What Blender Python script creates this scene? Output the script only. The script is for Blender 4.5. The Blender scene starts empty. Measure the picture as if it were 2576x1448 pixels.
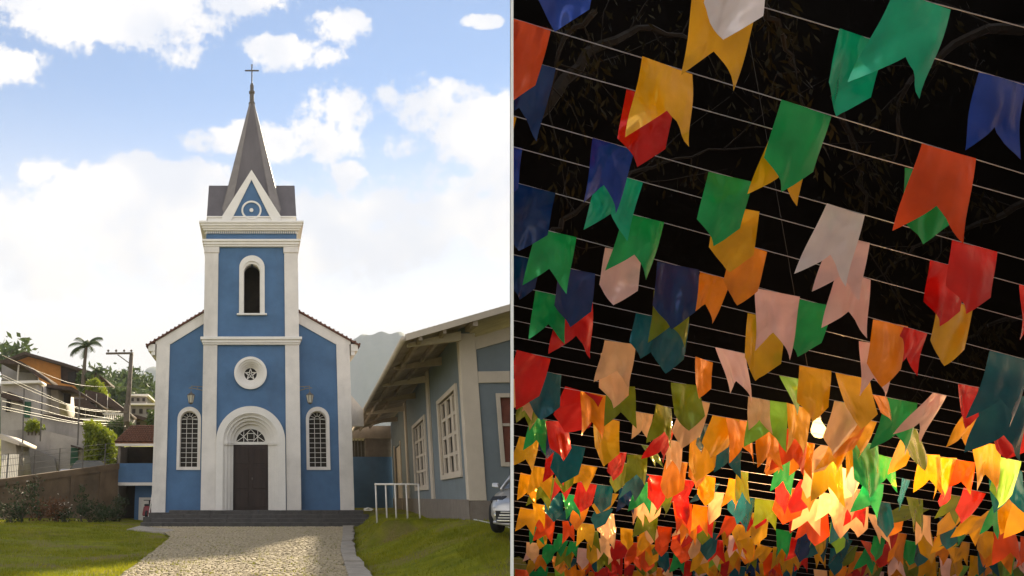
import bpy, bmesh, math, random
from mathutils import Vector, Matrix, noise
random.seed(7)
R = math.radians
sc = bpy.context.scene
COL = sc.collection

# ------------------------------------------------------------------ camera
F = 2000.0; PITCH = math.atan(526/2000); CP = math.cos(PITCH); SP = math.sin(PITCH); EYE = 1.6
cam = bpy.data.cameras.new('camera'); cam.sensor_width = 36; cam.lens = 36*F/2576; cam.shift_x = 0.25
cam.clip_start = 0.05; cam.clip_end = 4000
camo = bpy.data.objects.new('camera', cam); COL.objects.link(camo)
camo.location = (0, 0, EYE); camo.rotation_euler = (math.pi/2+PITCH, 0, 0); sc.camera = camo

# ------------------------------------------------------------------ sky and sun
SUN_EL, SUN_AZ = R(27), R(17.5)            # azimuth to the right of +Y
SKY_STRENGTH = 0.05; SUN_STRENGTH = 5.0; EXPOSURE = 1.9
world = bpy.data.worlds.new('World'); sc.world = world; world.use_nodes = True
nt = world.node_tree; nt.nodes.clear()
def N(t, **k):
    n = nt.nodes.new(t)
    for a, b in k.items(): setattr(n, a, b)
    return n
def lk(a, b): nt.links.new(a, b)
def val(s, x):
    if isinstance(x, (int, float)): s.default_value = x
    else: lk(x, s)
def mth(op, a, b=0.0, clamp=False):
    n = N('ShaderNodeMath', operation=op, use_clamp=clamp); val(n.inputs[0], a); val(n.inputs[1], b); return n.outputs[0]
def sstep(x, lo, hi):
    n = N('ShaderNodeMapRange', interpolation_type='SMOOTHSTEP'); val(n.inputs[0], x)
    n.inputs[1].default_value = lo; n.inputs[2].default_value = hi; return n.outputs[0]
sky = N('ShaderNodeTexSky', sky_type='NISHITA', sun_disc=False)
sky.sun_elevation = SUN_EL; sky.sun_rotation = SUN_AZ; sky.air_density = 1.0; sky.dust_density = 0.0
tc = N('ShaderNodeTexCoord'); sx = N('ShaderNodeSeparateXYZ'); lk(tc.outputs['Generated'], sx.inputs[0])
DX, DY, DZ = sx.outputs
ay = mth('MAXIMUM', mth('ABSOLUTE', DY), 0.05)
U = mth('DIVIDE', DX, ay); V = mth('DIVIDE', DZ, ay)
front = sstep(DY, 0.1, 0.3)
comb = N('ShaderNodeCombineXYZ')
zz = mth('ADD', mth('MAXIMUM', DZ, 0.0), 0.28)
val(comb.inputs[0], mth('DIVIDE', DX, zz)); val(comb.inputs[1], mth('DIVIDE', DY, zz))
def fbm(vec, scale, detail, rough=0.55, off=0):
    n = N('ShaderNodeTexNoise', noise_dimensions='3D'); n.inputs['Scale'].default_value = scale
    n.inputs['Detail'].default_value = detail; n.inputs['Roughness'].default_value = rough
    m = N('ShaderNodeMapping'); m.inputs['Location'].default_value = (off, off*.7, off*.3)
    lk(vec, m.inputs[0]); lk(m.outputs[0], n.inputs[0]); return n.outputs['Fac']
dirv = tc.outputs['Generated']
n1 = fbm(dirv, 7.0, 9, 0.60, 3.1); n2 = fbm(dirv, 26.0, 7, 0.65, 9.0); n3 = fbm(dirv, 75.0, 5, 0.65, 4.0)
wob = mth('ADD', mth('MULTIPLY', mth('SUBTRACT', n1, 0.5), 3.6), mth('ADD', mth('MULTIPLY', mth('SUBTRACT', n2, 0.5), 2.6), mth('MULTIPLY', mth('SUBTRACT', n3, 0.5), 1.5)))
# heaped clouds standing in the direction of the church: (u, v, half width, half height)
def uv(px, py):
    a = (px-644)/F; b = (724-py)/F
    return a/(CP-b*SP), (SP+b*CP)/(CP-b*SP)
CL = [(300, 50, 300, 70), (440, 112, 100, 60), (30, 170, 95, 62), (330, 5, 460, 42), (740, 125, 125, 48), (850, 70, 95, 50), (665, 115, 70, 32), (1215, 52, 50, 18),
      (860, 268, 100, 66), (840, 340, 120, 60), (930, 300, 90, 60), (1070, 290, 220, 85), (1250, 370, 170, 100), (960, 350, 200, 52), (600, 348, 120, 42), (690, 362, 110, 42), (980, 245, 60, 34), (1130, 235, 90, 40),
      (105, 425, 70, 42), (270, 455, 230, 62), (480, 480, 140, 70), (160, 560, 240, 100), (330, 530, 330, 95), (560, 640, 500, 90), (90, 660, 200, 90), (885, 440, 48, 38), (1120, 540, 330, 135), (800, 570, 150, 100), (420, 600, 260, 70)]
tot = None
for (px, py, hw, hh) in CL:
    cu, cv = uv(px, py); u2, v2 = uv(px+hw*1.08, py-hh*1.12)
    du = mth('DIVIDE', mth('SUBTRACT', U, cu), abs(u2-cu)); dv = mth('DIVIDE', mth('SUBTRACT', V, cv), abs(v2-cv))
    d = mth('SUBTRACT', 1.0, mth('ADD', mth('MULTIPLY', du, du), mth('MULTIPLY', dv, dv)))
    tot = d if tot is None else mth('MAXIMUM', tot, d)
tot = mth('MAXIMUM', tot, -1.3)
shp = sstep(mth('ADD', tot, wob), -0.12, 0.62)
heap = mth('MULTIPLY', shp, front)
# the same fair-weather cloud over the rest of the sky
gen = fbm(comb.outputs[0], 1.7, 8, 0.58, 5.0)
rest = mth('MULTIPLY', sstep(gen, 0.40, 0.54), mth('SUBTRACT', 1.0, front))
cloud = mth('MAXIMUM', heap, rest)
# pale veil near the horizon
veil = mth('SUBTRACT', 1.0, sstep(DZ, 0.13, 0.50))
shade = fbm(dirv, 9.0, 6, 0.55, 14.0)
mr = N('ShaderNodeMix', data_type='RGBA'); val(mr.inputs[0], sstep(shade, 0.38, 0.62))
mr.inputs[6].default_value = (0.86, 0.89, 0.97, 1); mr.inputs[7].default_value = (1.12, 1.08, 1.04, 1)
gain = N('ShaderNodeMix', data_type='RGBA', blend_type='MULTIPLY'); gain.inputs[0].default_value = 1
lk(sky.outputs[0], gain.inputs[6]); gain.inputs[7].default_value = (.94, .94, .97, 1)
m1 = N('ShaderNodeMix', data_type='RGBA'); lk(veil, m1.inputs[0]); lk(gain.outputs[2], m1.inputs[6]); m1.inputs[7].default_value = (7.2, 6.8, 6.4, 1)
clc = N('ShaderNodeMix', data_type='RGBA', blend_type='MULTIPLY'); clc.inputs[0].default_value = 1
lk(mr.outputs[2], clc.inputs[6]); clc.inputs[7].default_value = (5.9, 5.85, 5.8, 1)
sunlit = N('ShaderNodeMix', data_type='RGBA', blend_type='MULTIPLY'); sunlit.inputs[0].default_value = 1; lk(clc.outputs[2], sunlit.inputs[6])
k_ = mth('ADD', 1.0, mth('MULTIPLY', mth('SUBTRACT', 1.0, sstep(DY, -0.6, 0.6)), 0.6)); cb_ = N('ShaderNodeCombineXYZ'); [val(cb_.inputs[i], k_) for i in range(3)]; lk(cb_.outputs[0], sunlit.inputs[7])
m2 = N('ShaderNodeMix', data_type='RGBA'); lk(mth('MULTIPLY', cloud, 0.93), m2.inputs[0]); lk(m1.outputs[2], m2.inputs[6]); lk(sunlit.outputs[2], m2.inputs[7])
bg = N('ShaderNodeBackground'); bg.inputs[1].default_value = SKY_STRENGTH; lk(m2.outputs[2], bg.inputs[0])
wo = N('ShaderNodeOutputWorld'); lk(bg.outputs[0], wo.inputs[0])

sun = bpy.data.lights.new('sun', 'SUN'); sun.energy = SUN_STRENGTH; sun.angle = R(2.6); sun.color = (1.0, 0.86, 0.62)
suno = bpy.data.objects.new('sun', sun); COL.objects.link(suno)
sd = Vector((math.sin(SUN_AZ)*math.cos(SUN_EL), math.cos(SUN_AZ)*math.cos(SUN_EL), math.sin(SUN_EL)))
suno.rotation_euler = sd.to_track_quat('Z', 'Y').to_euler()
sc.view_settings.view_transform = 'Standard'; sc.view_settings.look = 'None'; sc.view_settings.gamma = 1
sc.view_settings.use_curve_mapping = False; sc.view_settings.exposure = EXPOSURE

# ------------------------------------------------------------------ helpers
def at(px, py, y):
    a = (px-644)/F; b = (724-py)/F; t = y/(CP-b*SP); return Vector((a*t, y, (SP+b*CP)*t+EYE))
def atd(px, py, d):                      # at a distance d along the viewing axis
    a = (px-644)/F; b = (724-py)/F; return Vector((a*d, (CP-b*SP)*d, (SP+b*CP)*d+EYE))
def mat(name, c, rough=0.8, var=0.12, scale=4.0, bump=0.15, bscale=30, c2=None, metal=0, spec=0.3, dirt=0, coat=0, streak=False):
    m = bpy.data.materials.new(name); m.use_nodes = True; t = m.node_tree; b = t.nodes['Principled BSDF']
    b.inputs['Roughness'].default_value = rough; b.inputs['Metallic'].default_value = metal
    b.inputs['Specular IOR Level'].default_value = spec; b.inputs['Coat Weight'].default_value = coat
    L = t.links.new; co = t.nodes.new('ShaderNodeTexCoord')
    c = tuple(c)+(1,)
    hi = tuple(min(1, x*(1+var)) for x in c[:3])+(1,) if c2 is None else tuple(c2)+(1,)
    lo = tuple(x*(1-var) for x in c[:3])+(1,) if c2 is None else c
    n = t.nodes.new('ShaderNodeTexNoise'); n.inputs['Scale'].default_value = scale; n.inputs['Detail'].default_value = 8; n.inputs['Roughness'].default_value = .62
    src = co.outputs['Object']
    if streak:
        mp = t.nodes.new('ShaderNodeMapping'); mp.inputs['Scale'].default_value = (1, 1, .12); L(src, mp.inputs[0]); src = mp.outputs[0]
    L(src, n.inputs[0])
    r = t.nodes.new('ShaderNodeValToRGB'); r.color_ramp.elements[0].position = .32; r.color_ramp.elements[1].position = .68
    r.color_ramp.elements[0].color = lo; r.color_ramp.elements[1].color = hi; L(n.outputs[0], r.inputs[0])
    out = r.outputs[0]
    if dirt:
        n3 = t.nodes.new('ShaderNodeTexNoise'); n3.inputs['Scale'].default_value = scale*.35; n3.inputs['Detail'].default_value = 9; n3.inputs['Roughness'].default_value = .7
        mp2 = t.nodes.new('ShaderNodeMapping'); mp2.inputs['Scale'].default_value = (1.3, 1.3, .3); L(co.outputs['Object'], mp2.inputs[0]); L(mp2.outputs[0], n3.inputs[0])
        r3 = t.nodes.new('ShaderNodeValToRGB'); r3.color_ramp.elements[0].position = .5; r3.color_ramp.elements[1].position = .75
        r3.color_ramp.elements[0].color = (0, 0, 0, 1); r3.color_ramp.elements[1].color = (dirt, dirt, dirt, 1); L(n3.outputs[0], r3.inputs[0])
        mx = t.nodes.new('ShaderNodeMix'); mx.data_type = 'RGBA'; L(r3.outputs[0], mx.inputs[0]); L(out, mx.inputs[6]); mx.inputs[7].default_value = (.10, .085, .06, 1); out = mx.outputs[2]
    L(out, b.inputs['Base Color'])
    if bump:
        n2 = t.nodes.new('ShaderNodeTexNoise'); n2.inputs['Scale'].default_value = bscale; n2.inputs['Detail'].default_value = 6; L(co.outputs['Object'], n2.inputs[0])
        bp = t.nodes.new('ShaderNodeBump'); bp.inputs['Strength'].default_value = bump; bp.inputs['Distance'].default_value = .02
        L(n2.outputs[0], bp.inputs['Height']); L(bp.outputs[0], b.inputs['Normal'])
    return m
M = dict(
    blue=mat('blue_render', (.072, .145, .262), .75, .16, .8, .12, 40, dirt=.22),
    white=mat('white_render', (.68, .63, .57), .75, .10, 1.0, .10, 40, dirt=.34),
    whitetrim=mat('white_trim', (.72, .68, .62), .65, .05, 2, .06, 40, dirt=.08),
    slate=mat('spire_metal', (.115, .100, .100), .5, .16, 1.6, .2, 14, streak=True),
    slate_edge=mat('spire_flashing', (.19, .165, .15), .5, .14, 2, .1, 14),
    iron=mat('dark_iron', (.10, .085, .07), .5, .2, 6, .1),
    wood=mat('dark_door_wood', (.030, .017, .012), .5, .35, 5, .2, 20, streak=True),
    glass=mat('dark_window_glass', (.022, .016, .010), .3, .4, 3, .03, 6, spec=.12),
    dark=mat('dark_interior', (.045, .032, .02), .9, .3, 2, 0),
    step=mat('dark_stone_step', (.075, .068, .062), .8, .25, 4, .4, 18, dirt=.2),
    tile=mat('red_roof_tile', (.24, .105, .055), .85, .4, 6, .4, 30),
    tilered=mat('church_roof_tile', (.13, .055, .035), .85, .4, 6, .3, 30),
    tilebrown=mat('brown_roof_tile', (.055, .035, .025), .9, .4, 4, .4, 30),
    greyblue=mat('grey_blue_render', (.150, .178, .195), .8, .08, 1.5, .12, 40, dirt=.12),
    cream=mat('cream_paint', (.50, .43, .35), .75, .07, 1.5, .1, 40, dirt=.16),
    soffit=mat('weathered_soffit', (.32, .26, .20), .85, .25, 1.0, .1, 20, dirt=.6),
    plinth=mat('grey_cement', (.18, .15, .125), .9, .15, 2.5, .3, 25, dirt=.25),
    concrete=mat('path_concrete', (.30, .26, .21), .9, .2, 3, .4, 25, dirt=.3),
    cement_wall=mat('stained_cement', (.135, .092, .055), .92, .35, .8, .4, 12, dirt=.8),
    cobble=mat('granite_cobble', (.35, .285, .185), .85, .3, 9, .35, 60),
    joint=mat('mossy_joint', (.11, .12, .012), .95, .0, 2.2, .5, 40, c2=(.11, .09, .05)),
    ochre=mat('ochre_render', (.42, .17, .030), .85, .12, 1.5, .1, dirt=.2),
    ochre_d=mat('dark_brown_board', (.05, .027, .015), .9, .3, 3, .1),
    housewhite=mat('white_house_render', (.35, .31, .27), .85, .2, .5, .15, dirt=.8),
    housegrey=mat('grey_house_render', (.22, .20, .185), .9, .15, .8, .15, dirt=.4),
    green=mat('green_gate_paint', (.02, .075, .035), .6, .2, 4, .1),
    leaf=mat('leaf_green', (.05, .075, .018), .7, .5, .9, 0, c2=(.09, .125, .03)),
    hedge=mat('hedge_green', (.12, .17, .008), .7, .5, 1.5, 0, c2=(.26, .28, .02)),
    palm=mat('palm_green', (.06, .085, .025), .7, .4, 3, 0),
    trunk=mat('bark', (.10, .075, .05), .9, .3, 8, .5, 20),
    bush=mat('dark_bush_green', (.018, .03, .010), .8, .5, 4, 0, c2=(.05, .07, .02)),
    petal=mat('white_flower', (.6, .5, .4), .7, .3, 4, 0),
    orangeleaf=mat('orange_shrub', (.13, .055, .02), .8, .4, 4, 0),
    pole=mat('pole_concrete', (.12, .095, .07), .85, .25, 4, .3),
    wire=mat('pale_wire', (.22, .18, .11), .5, .1, 4, 0),
    rail=mat('white_rail_paint', (.66, .62, .56), .5, .08, 5, .05, dirt=.15),
    silver=mat('silver_car_paint', (.42, .41, .40), .28, .06, 3, 0, metal=.55, coat=.6),
    black=mat('black_plastic', (.012, .012, .013), .5, .2, 6, .05),
    tyre=mat('tyre_rubber', (.016, .016, .017), .85, .2, 6, .2),
    chrome=mat('chrome', (.6, .6, .6), .2, .05, 4, 0, metal=.9),
    carglass=mat('car_glass', (.06, .05, .025), .06, .2, 3, 0, spec=.7),
    red=mat('red_paint', (.20, .012, .012), .4, .2, 4, 0, coat=.3),
    nightblack=mat('night_black_board', (.0022, .0019, .0017), 1, .4, .6, .2, 8, spec=0),
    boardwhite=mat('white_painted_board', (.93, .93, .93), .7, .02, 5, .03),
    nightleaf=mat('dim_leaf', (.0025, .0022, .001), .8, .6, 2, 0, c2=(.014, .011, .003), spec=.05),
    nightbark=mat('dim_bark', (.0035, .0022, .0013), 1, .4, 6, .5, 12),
    cord=mat('cord', (.34, .33, .36), .5, .15, 9, 0, spec=.5),
    lantern=mat('lantern_glass', (.50, .46, .36), .35, .1, 5, 0),
    bouncewall=mat('bounce_board', (.72, .72, .74), .8, .05, 5, .03),
    bounce_floor=mat('pale_bounce_floor', (.30, .29, .28), .8, .1, 1.5, .1),
    hose=mat('grey_hose', (.45, .45, .40), .5, .1, 5, 0),
)
def translucent(m, fac):
    t = m.node_tree; b = t.nodes['Principled BSDF']; o = t.nodes['Material Output']; tr = t.nodes.new('ShaderNodeBsdfTranslucent'); mx = t.nodes.new('ShaderNodeMixShader'); mx.inputs[0].default_value = fac
    t.links.new(b.inputs['Base Color'].links[0].from_socket, tr.inputs[0]); t.links.new(b.outputs[0], mx.inputs[1]); t.links.new(tr.outputs[0], mx.inputs[2]); t.links.new(mx.outputs[0], o.inputs[0])
translucent(M['hedge'], .4); translucent(M['leaf'], .2); translucent(M['palm'], .2)
def tag(o, label=None, cat=None, group=None, kind=None):
    if label: o['label'] = label
    if cat: o['category'] = cat
    if group: o['group'] = group
    if kind: o['kind'] = kind
    return o
def thing(name, loc, label, cat, group=None, rz=0):
    o = bpy.data.objects.new(name, None); COL.objects.link(o); o.location = loc; o.rotation_euler = (0, 0, rz)
    return tag(o, label, cat, group)
def link(name, me, m=None, parent=None, loc=None):
    o = bpy.data.objects.new(name, me); COL.objects.link(o)
    if m is not None and not me.materials: me.materials.append(m)
    if parent is not None:
        o.parent = parent
    if loc is not None: o.location = loc
    return o
class MB:
    def __init__(s): s.v = []; s.f = []
    def add(s, vs, fs):
        b = len(s.v); s.v += [tuple(v) for v in vs]; s.f += [tuple(b+i for i in f) for f in fs]
    def box(s, x0, x1, y0, y1, z0, z1):
        s.add([(x0,y0,z0),(x1,y0,z0),(x1,y1,z0),(x0,y1,z0),(x0,y0,z1),(x1,y0,z1),(x1,y1,z1),(x0,y1,z1)],
              [(0,3,2,1),(4,5,6,7),(0,1,5,4),(1,2,6,5),(2,3,7,6),(3,0,4,7)]); return s
    def hexa(s, p):                      # eight corners: bottom four then top four
        s.add(p, [(0,3,2,1),(4,5,6,7),(0,1,5,4),(1,2,6,5),(2,3,7,6),(3,0,4,7)]); return s
    def quad(s, a, b, c, d): s.add([a, b, c, d], [(0,1,2,3)]); return s
    def tube(s, pts, r, n=6, caps=True):
        pts = [Vector(p) for p in pts]; k = len(pts); rr = r if isinstance(r, (list, tuple)) else [r]*k
        vs = []; up0 = None
        for i, p in enumerate(pts):
            d = (pts[min(i+1, k-1)]-pts[max(i-1, 0)]).normalized()
            up = Vector((0, 0, 1)) if abs(d.z) < .95 else Vector((1, 0, 0))
            a = d.cross(up).normalized(); b = d.cross(a)
            for j in range(n):
                t = 2*math.pi*j/n; vs.append(p+a*math.cos(t)*rr[i]+b*math.sin(t)*rr[i])
        fs = [(i*n+j, i*n+(j+1) % n, (i+1)*n+(j+1) % n, (i+1)*n+j) for i in range(k-1) for j in range(n)]
        if caps: fs += [tuple(range(n))[::-1], tuple((k-1)*n+j for j in range(n))]
        s.add(vs, fs); return s
    def lathe(s, prof, c=(0, 0), n=16):
        vs = [(c[0]+r*math.cos(2*math.pi*j/n), c[1]+r*math.sin(2*math.pi*j/n), z) for r, z in prof for j in range(n)]
        fs = [(i*n+j, i*n+(j+1) % n, (i+1)*n+(j+1) % n, (i+1)*n+j) for i in range(len(prof)-1) for j in range(n)]
        fs += [tuple(range(n))[::-1], tuple((len(prof)-1)*n+j for j in range(n))]
        s.add(vs, fs); return s
    def mesh(s, name, m=None, smooth=False):
        me = bpy.data.meshes.new(name); me.from_pydata(s.v, [], s.f); me.validate()
        if m: me.materials.append(m)
        if smooth: me.polygons.foreach_set('use_smooth', [True]*len(me.polygons))
        bm = bmesh.new(); bm.from_mesh(me); bmesh.ops.recalc_face_normals(bm, faces=bm.faces); bm.to_mesh(me); bm.free()
        return me
    def build(s, name, m, parent=None, smooth=False, bevel=0):
        me = s.mesh(name, m, smooth)
        if bevel:
            bm = bmesh.new(); bm.from_mesh(me)
            bmesh.ops.bevel(bm, geom=[e for e in bm.edges if e.is_manifold and e.calc_face_angle(0) > .5], offset=bevel, segments=1, affect='EDGES', clamp_overlap=True)
            bm.to_mesh(me); bm.free()
        return link(name, me, None, parent)
dg = None
def plate(name, loops, y0, y1, m, parent=None):
    """loops: outlines in (x, z), the first outer and others holes; a slab from y0 (front) to y1"""
    cu = bpy.data.curves.new('c', 'CURVE'); cu.dimensions = '2D'; cu.fill_mode = 'BOTH'; cu.extrude = (y1-y0)/2
    for lp in loops:
        sp = cu.splines.new('POLY'); sp.points.add(len(lp)-1); sp.use_cyclic_u = True
        for i, (x, z) in enumerate(lp): sp.points[i].co = (x, z, 0, 1)
    o = bpy.data.objects.new('c', cu); COL.objects.link(o)
    me = bpy.data.meshes.new_from_object(o.evaluated_get(bpy.context.evaluated_depsgraph_get()))
    bpy.data.objects.remove(o); bpy.data.curves.remove(cu)
    yc = (y0+y1)/2
    for v in me.vertices: v.co = (v.co.x, yc-v.co.z, v.co.y)
    me.name = name; me.materials.clear(); me.materials.append(m)
    bm = bmesh.new(); bm.from_mesh(me); bmesh.ops.remove_doubles(bm, verts=bm.verts, dist=.0005); bmesh.ops.recalc_face_normals(bm, faces=bm.faces); bm.to_mesh(me); bm.free()
    return link(name, me, None, parent)
def arch(cx, hw, zb, zs, n=20):          # round-headed outline
    return [(cx-hw, zb), (cx+hw, zb)]+[(cx+hw*math.cos(math.pi*i/n), zs+hw*math.sin(math.pi*i/n)) for i in range(n+1)]
def circle(cx, cz, r, n=40): return [(cx+r*math.cos(2*math.pi*i/n), cz+r*math.sin(2*math.pi*i/n)) for i in range(n)]
def rect(x0, x1, z0, z1): return [(x0, z0), (x1, z0), (x1, z1), (x0, z1)]
def lerp(a, b, t): return a+(b-a)*t
def pw(pts, x):
    if x <= pts[0][0]: return pts[0][1]
    for (a, b), (c, d) in zip(pts, pts[1:]):
        if x <= c: return b+(d-b)*(x-a)/(c-a)
    return pts[-1][1]
def sm(t): t = max(0, min(1, t)); return t*t*(3-2*t)

# ------------------------------------------------------------------ ground
XL = [(10, -2.3), (14, -2.6), (17, -2.85), (24, -2.95), (30, -3.1), (33, -3.7), (37, -4.9)]
XR = [(10, 1.3), (14, 1.6), (17, 1.85), (24, 2.4), (30, 3.1), (37, 3.85)]
XK = [(10, 1.75), (14, 2.05), (17, 2.33), (24, 2.8), (30, 3.5), (37, 4.35)]
T = [(8, .1), (12, .24), (14, .38), (16.3, .72), (18, .86), (20.5, .92), (23.5, 1.0), (27, .9), (31, .72), (36, .8), (45, 1.0)]
def zp(y): return pw([(16, 0), (37.5, .33), (60, .5)], y)
def gz(x, y):
    z = zp(y)
    if x > pw(XK, y): z = lerp(z, pw(T, y), sm((x-pw(XK, y)-.05)/(3.2 if y < 25 else 1.1)))
    if x < pw(XL, y): z += sm((pw(XL, y)-x)/6)*pw([(10, .05), (25, .15), (36, .34), (45, .3)], y)
    if y > 45 and x < -9: z += min(14, (y-45)*.10)*sm((-x-9)/12)
    return z
def grid(xs, ys, fz):
    g = MB(); nx = len(xs)
    g.v = [(x, y, fz(x, y)) for y in ys for x in xs]
    g.f = [(j*nx+i, j*nx+i+1, (j+1)*nx+i+1, (j+1)*nx+i) for j in range(len(ys)-1) for i in range(nx-1)]
    return g
grass = bpy.data.materials.new('lawn_grass'); grass.use_nodes = True; t = grass.node_tree; b = t.nodes['Principled BSDF']; b.inputs['Roughness'].default_value = .9; b.inputs['Specular IOR Level'].default_value = .1
co = t.nodes.new('ShaderNodeTexCoord')
def _n(scale, det=6): 
    n = t.nodes.new('ShaderNodeTexNoise'); n.inputs['Scale'].default_value = scale; n.inputs['Detail'].default_value = det; n.inputs['Roughness'].default_value = .65; t.links.new(co.outputs['Object'], n.inputs[0]); return n.outputs[0]
def _r(x, a, ca, b_, cb):
    r = t.nodes.new('ShaderNodeValToRGB'); r.color_ramp.elements[0].position = a; r.color_ramp.elements[1].position = b_; r.color_ramp.elements[0].color = ca; r.color_ramp.elements[1].color = cb; t.links.new(x, r.inputs[0]); return r.outputs[0]
c1 = _r(_n(2.2), .35, (.125, .145, .004, 1), .65, (.24, .235, .008, 1))
c2 = _r(_n(22, 3), .3, (.13, .10, .03, 1), .7, (.24, .18, .08, 1))
mx = t.nodes.new('ShaderNodeMix'); mx.data_type = 'RGBA'; t.links.new(_r(_n(.45, 7), .46, (0, 0, 0, 1), .62, (.9, .9, .9, 1)), mx.inputs[0]); t.links.new(c1, mx.inputs[6]); t.links.new(c2, mx.inputs[7])
t.links.new(mx.outputs[2], b.inputs['Base Color'])
bp = t.nodes.new('ShaderNodeBump'); bp.inputs['Strength'].default_value = .9; bp.inputs['Distance'].default_value = .07; t.links.new(_n(26), bp.inputs['Height']); t.links.new(bp.outputs[0], b.inputs['Normal'])
blade = mat('grass_blade', (.14, .16, .004), .7, .5, .9, 0, c2=(.34, .32, .014)); translucent(blade, .45)

xs = [-2500, -900, -400, -200, -120, -80, -60]+[-50+i*2 for i in range(18)]+[-14+i*.3 for i in range(94)]+[15+i*3 for i in range(8)]+[60, 120, 300, 900, 2500]
ys = [-80, -30, 0, 6]+[9+i*.3 for i in range(105)]+[41+i*2.5 for i in range(20)]+[100, 130, 180, 260, 400, 700, 1100, 2900]
def ground_z(x, y):
    z = gz(x, y)-.03+.03*noise.noise((x*.9, y*.9, 0))
    on = pw(XL, y)-.1 < x < pw(XK, y)+.1 and y < 38
    if on: z -= .06
    if -12 < x < 14 and y > 40: z = min(z, .9)
    if 1 < y < 16.0 and .3114*y+.16 < x < 1.05*y+2: z = -.2
    return z
tag(grid(xs, ys, ground_z).build('lawn_ground', grass, smooth=True), kind='structure')

# mossy bed of the path and its kerb
ys2 = [10+i*.5 for i in range(55)]
g = MB(); nn = 9
for y in ys2:
    for i in range(nn):
        x = lerp(pw(XL, y), pw(XR, y), i/(nn-1)); g.v.append((x, y, zp(y)-.012))
g.f = [(j*nn+i, j*nn+i+1, (j+1)*nn+i+1, (j+1)*nn+i) for j in range(len(ys2)-1) for i in range(nn-1)]
path = tag(g.build('cobbled_path', M['joint'], smooth=True), kind='structure')
def cobble_mesh(seed):
    r = random.Random(seed); w, d = .060, .0445
    P = [(-w*r.uniform(.8, 1), -d*r.uniform(.8, 1)), (w*r.uniform(.8, 1), -d*r.uniform(.8, 1)), (w*r.uniform(.8, 1), d*r.uniform(.8, 1)), (-w*r.uniform(.8, 1), d*r.uniform(.8, 1))]
    h = .02; v = [(x, y, -.02) for x, y in P]+[(x*.97, y*.97, h*.55) for x, y in P]+[(x*.72, y*.72, h) for x, y in P]
    f = []
    for k in (0, 4):
        for i in range(4): f.append((k+i, k+(i+1) % 4, k+4+(i+1) % 4, k+4+i))
    f.append((8, 9, 10, 11)); return v, f
protos = [cobble_mesh(i) for i in range(10)]
cobme = []
for v, f in protos:
    me = bpy.data.meshes.new('cobble'); me.from_pydata(v, [], f); me.materials.append(M['cobble']); me.polygons.foreach_set('use_smooth', [False]*len(me.polygons)); cobme.append(me)
near = []; far = MB(); y = 13.2; rnd = random.Random(3)
while y < 36.9:
    xl, xr = pw(XL, y)+rnd.uniform(0, .08), pw(XR, y)-.05; x = xl
    while x < xr:
        w = rnd.uniform(.115, .16)
        if rnd.random() > .06:
            cx = x+w/2; cy = y+rnd.uniform(-.012, .012)+.05*math.sin(x*.8+y*.3); cz = zp(cy)+rnd.uniform(-.006, .008)
            tr = (cx, cy, cz, rnd.uniform(-.1, .1), w/.137, rnd.uniform(.9, 1.08), rnd.randrange(10), rnd.uniform(-.05, .05))
            near.append(tr)
        x += w
    y += .113
vis = [q for q in near if q[1] > 16.3]; front_c = set(id(q) for q in vis[:300])
for q in near:
    cx, cy, cz, a, sx_, sy_, k, tl = q
    if id(q) in front_c:
        o = link('cobble', cobme[k], None, path); o.location = (cx, cy, cz); o.rotation_euler = (tl, tl*.7, a); o.scale = (sx_, sy_, 1)
    else:
        v, f = protos[k]; mtx = Matrix.Translation((cx, cy, cz)) @ Matrix.Rotation(a, 4, 'Z') @ Matrix.Rotation(tl, 4, 'X') @ Matrix.Diagonal((sx_, sy_, 1, 1))
        far.add([mtx @ Vector(p) for p in v], f)
tag(far.build('cobbles', M['cobble'], path), kind='stuff')
# kerb slabs on the right of the path
y = 12.0; i = 0
kerb = thing('path_kerb', (0, 0, 0), 'strip of cracked concrete kerb slabs along the right edge of the cobbled path', 'kerb')
while y < 37.0:
    L_ = 1.05+.25*random.random(); y2 = min(y+L_, 37.1)
    h = .06+random.uniform(-.015, .02)
    p = [(pw(XR, y)+.02, y, zp(y)-.1), (pw(XK, y)+random.uniform(-.05, .07), y, zp(y)-.1), (pw(XK, y2)+random.uniform(-.05, .07), y2-.03, zp(y2)-.1), (pw(XR, y2)+.02, y2-.03, zp(y2)-.1)]
    m_ = MB(); m_.hexa(p+[(a, b_, c_+.1+h) for a, b_, c_ in p]); m_.build('kerb_slab', M['concrete'], kerb, bevel=.012); y = y2
m_ = MB(); m_.hexa([(-5.3,33.9,.1),(-3.55,32.6,.1),(-3.3,34.2,.1),(-5.2,37,.2), (-5.3,33.9,.33),(-3.55,32.6,.285),(-3.3,34.2,.30),(-5.2,37,.37)])
tag(m_.build('concrete_slab', M['concrete'], bevel=.02), 'worn concrete slab where the left lawn meets the cobbled path', 'slab')
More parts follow.
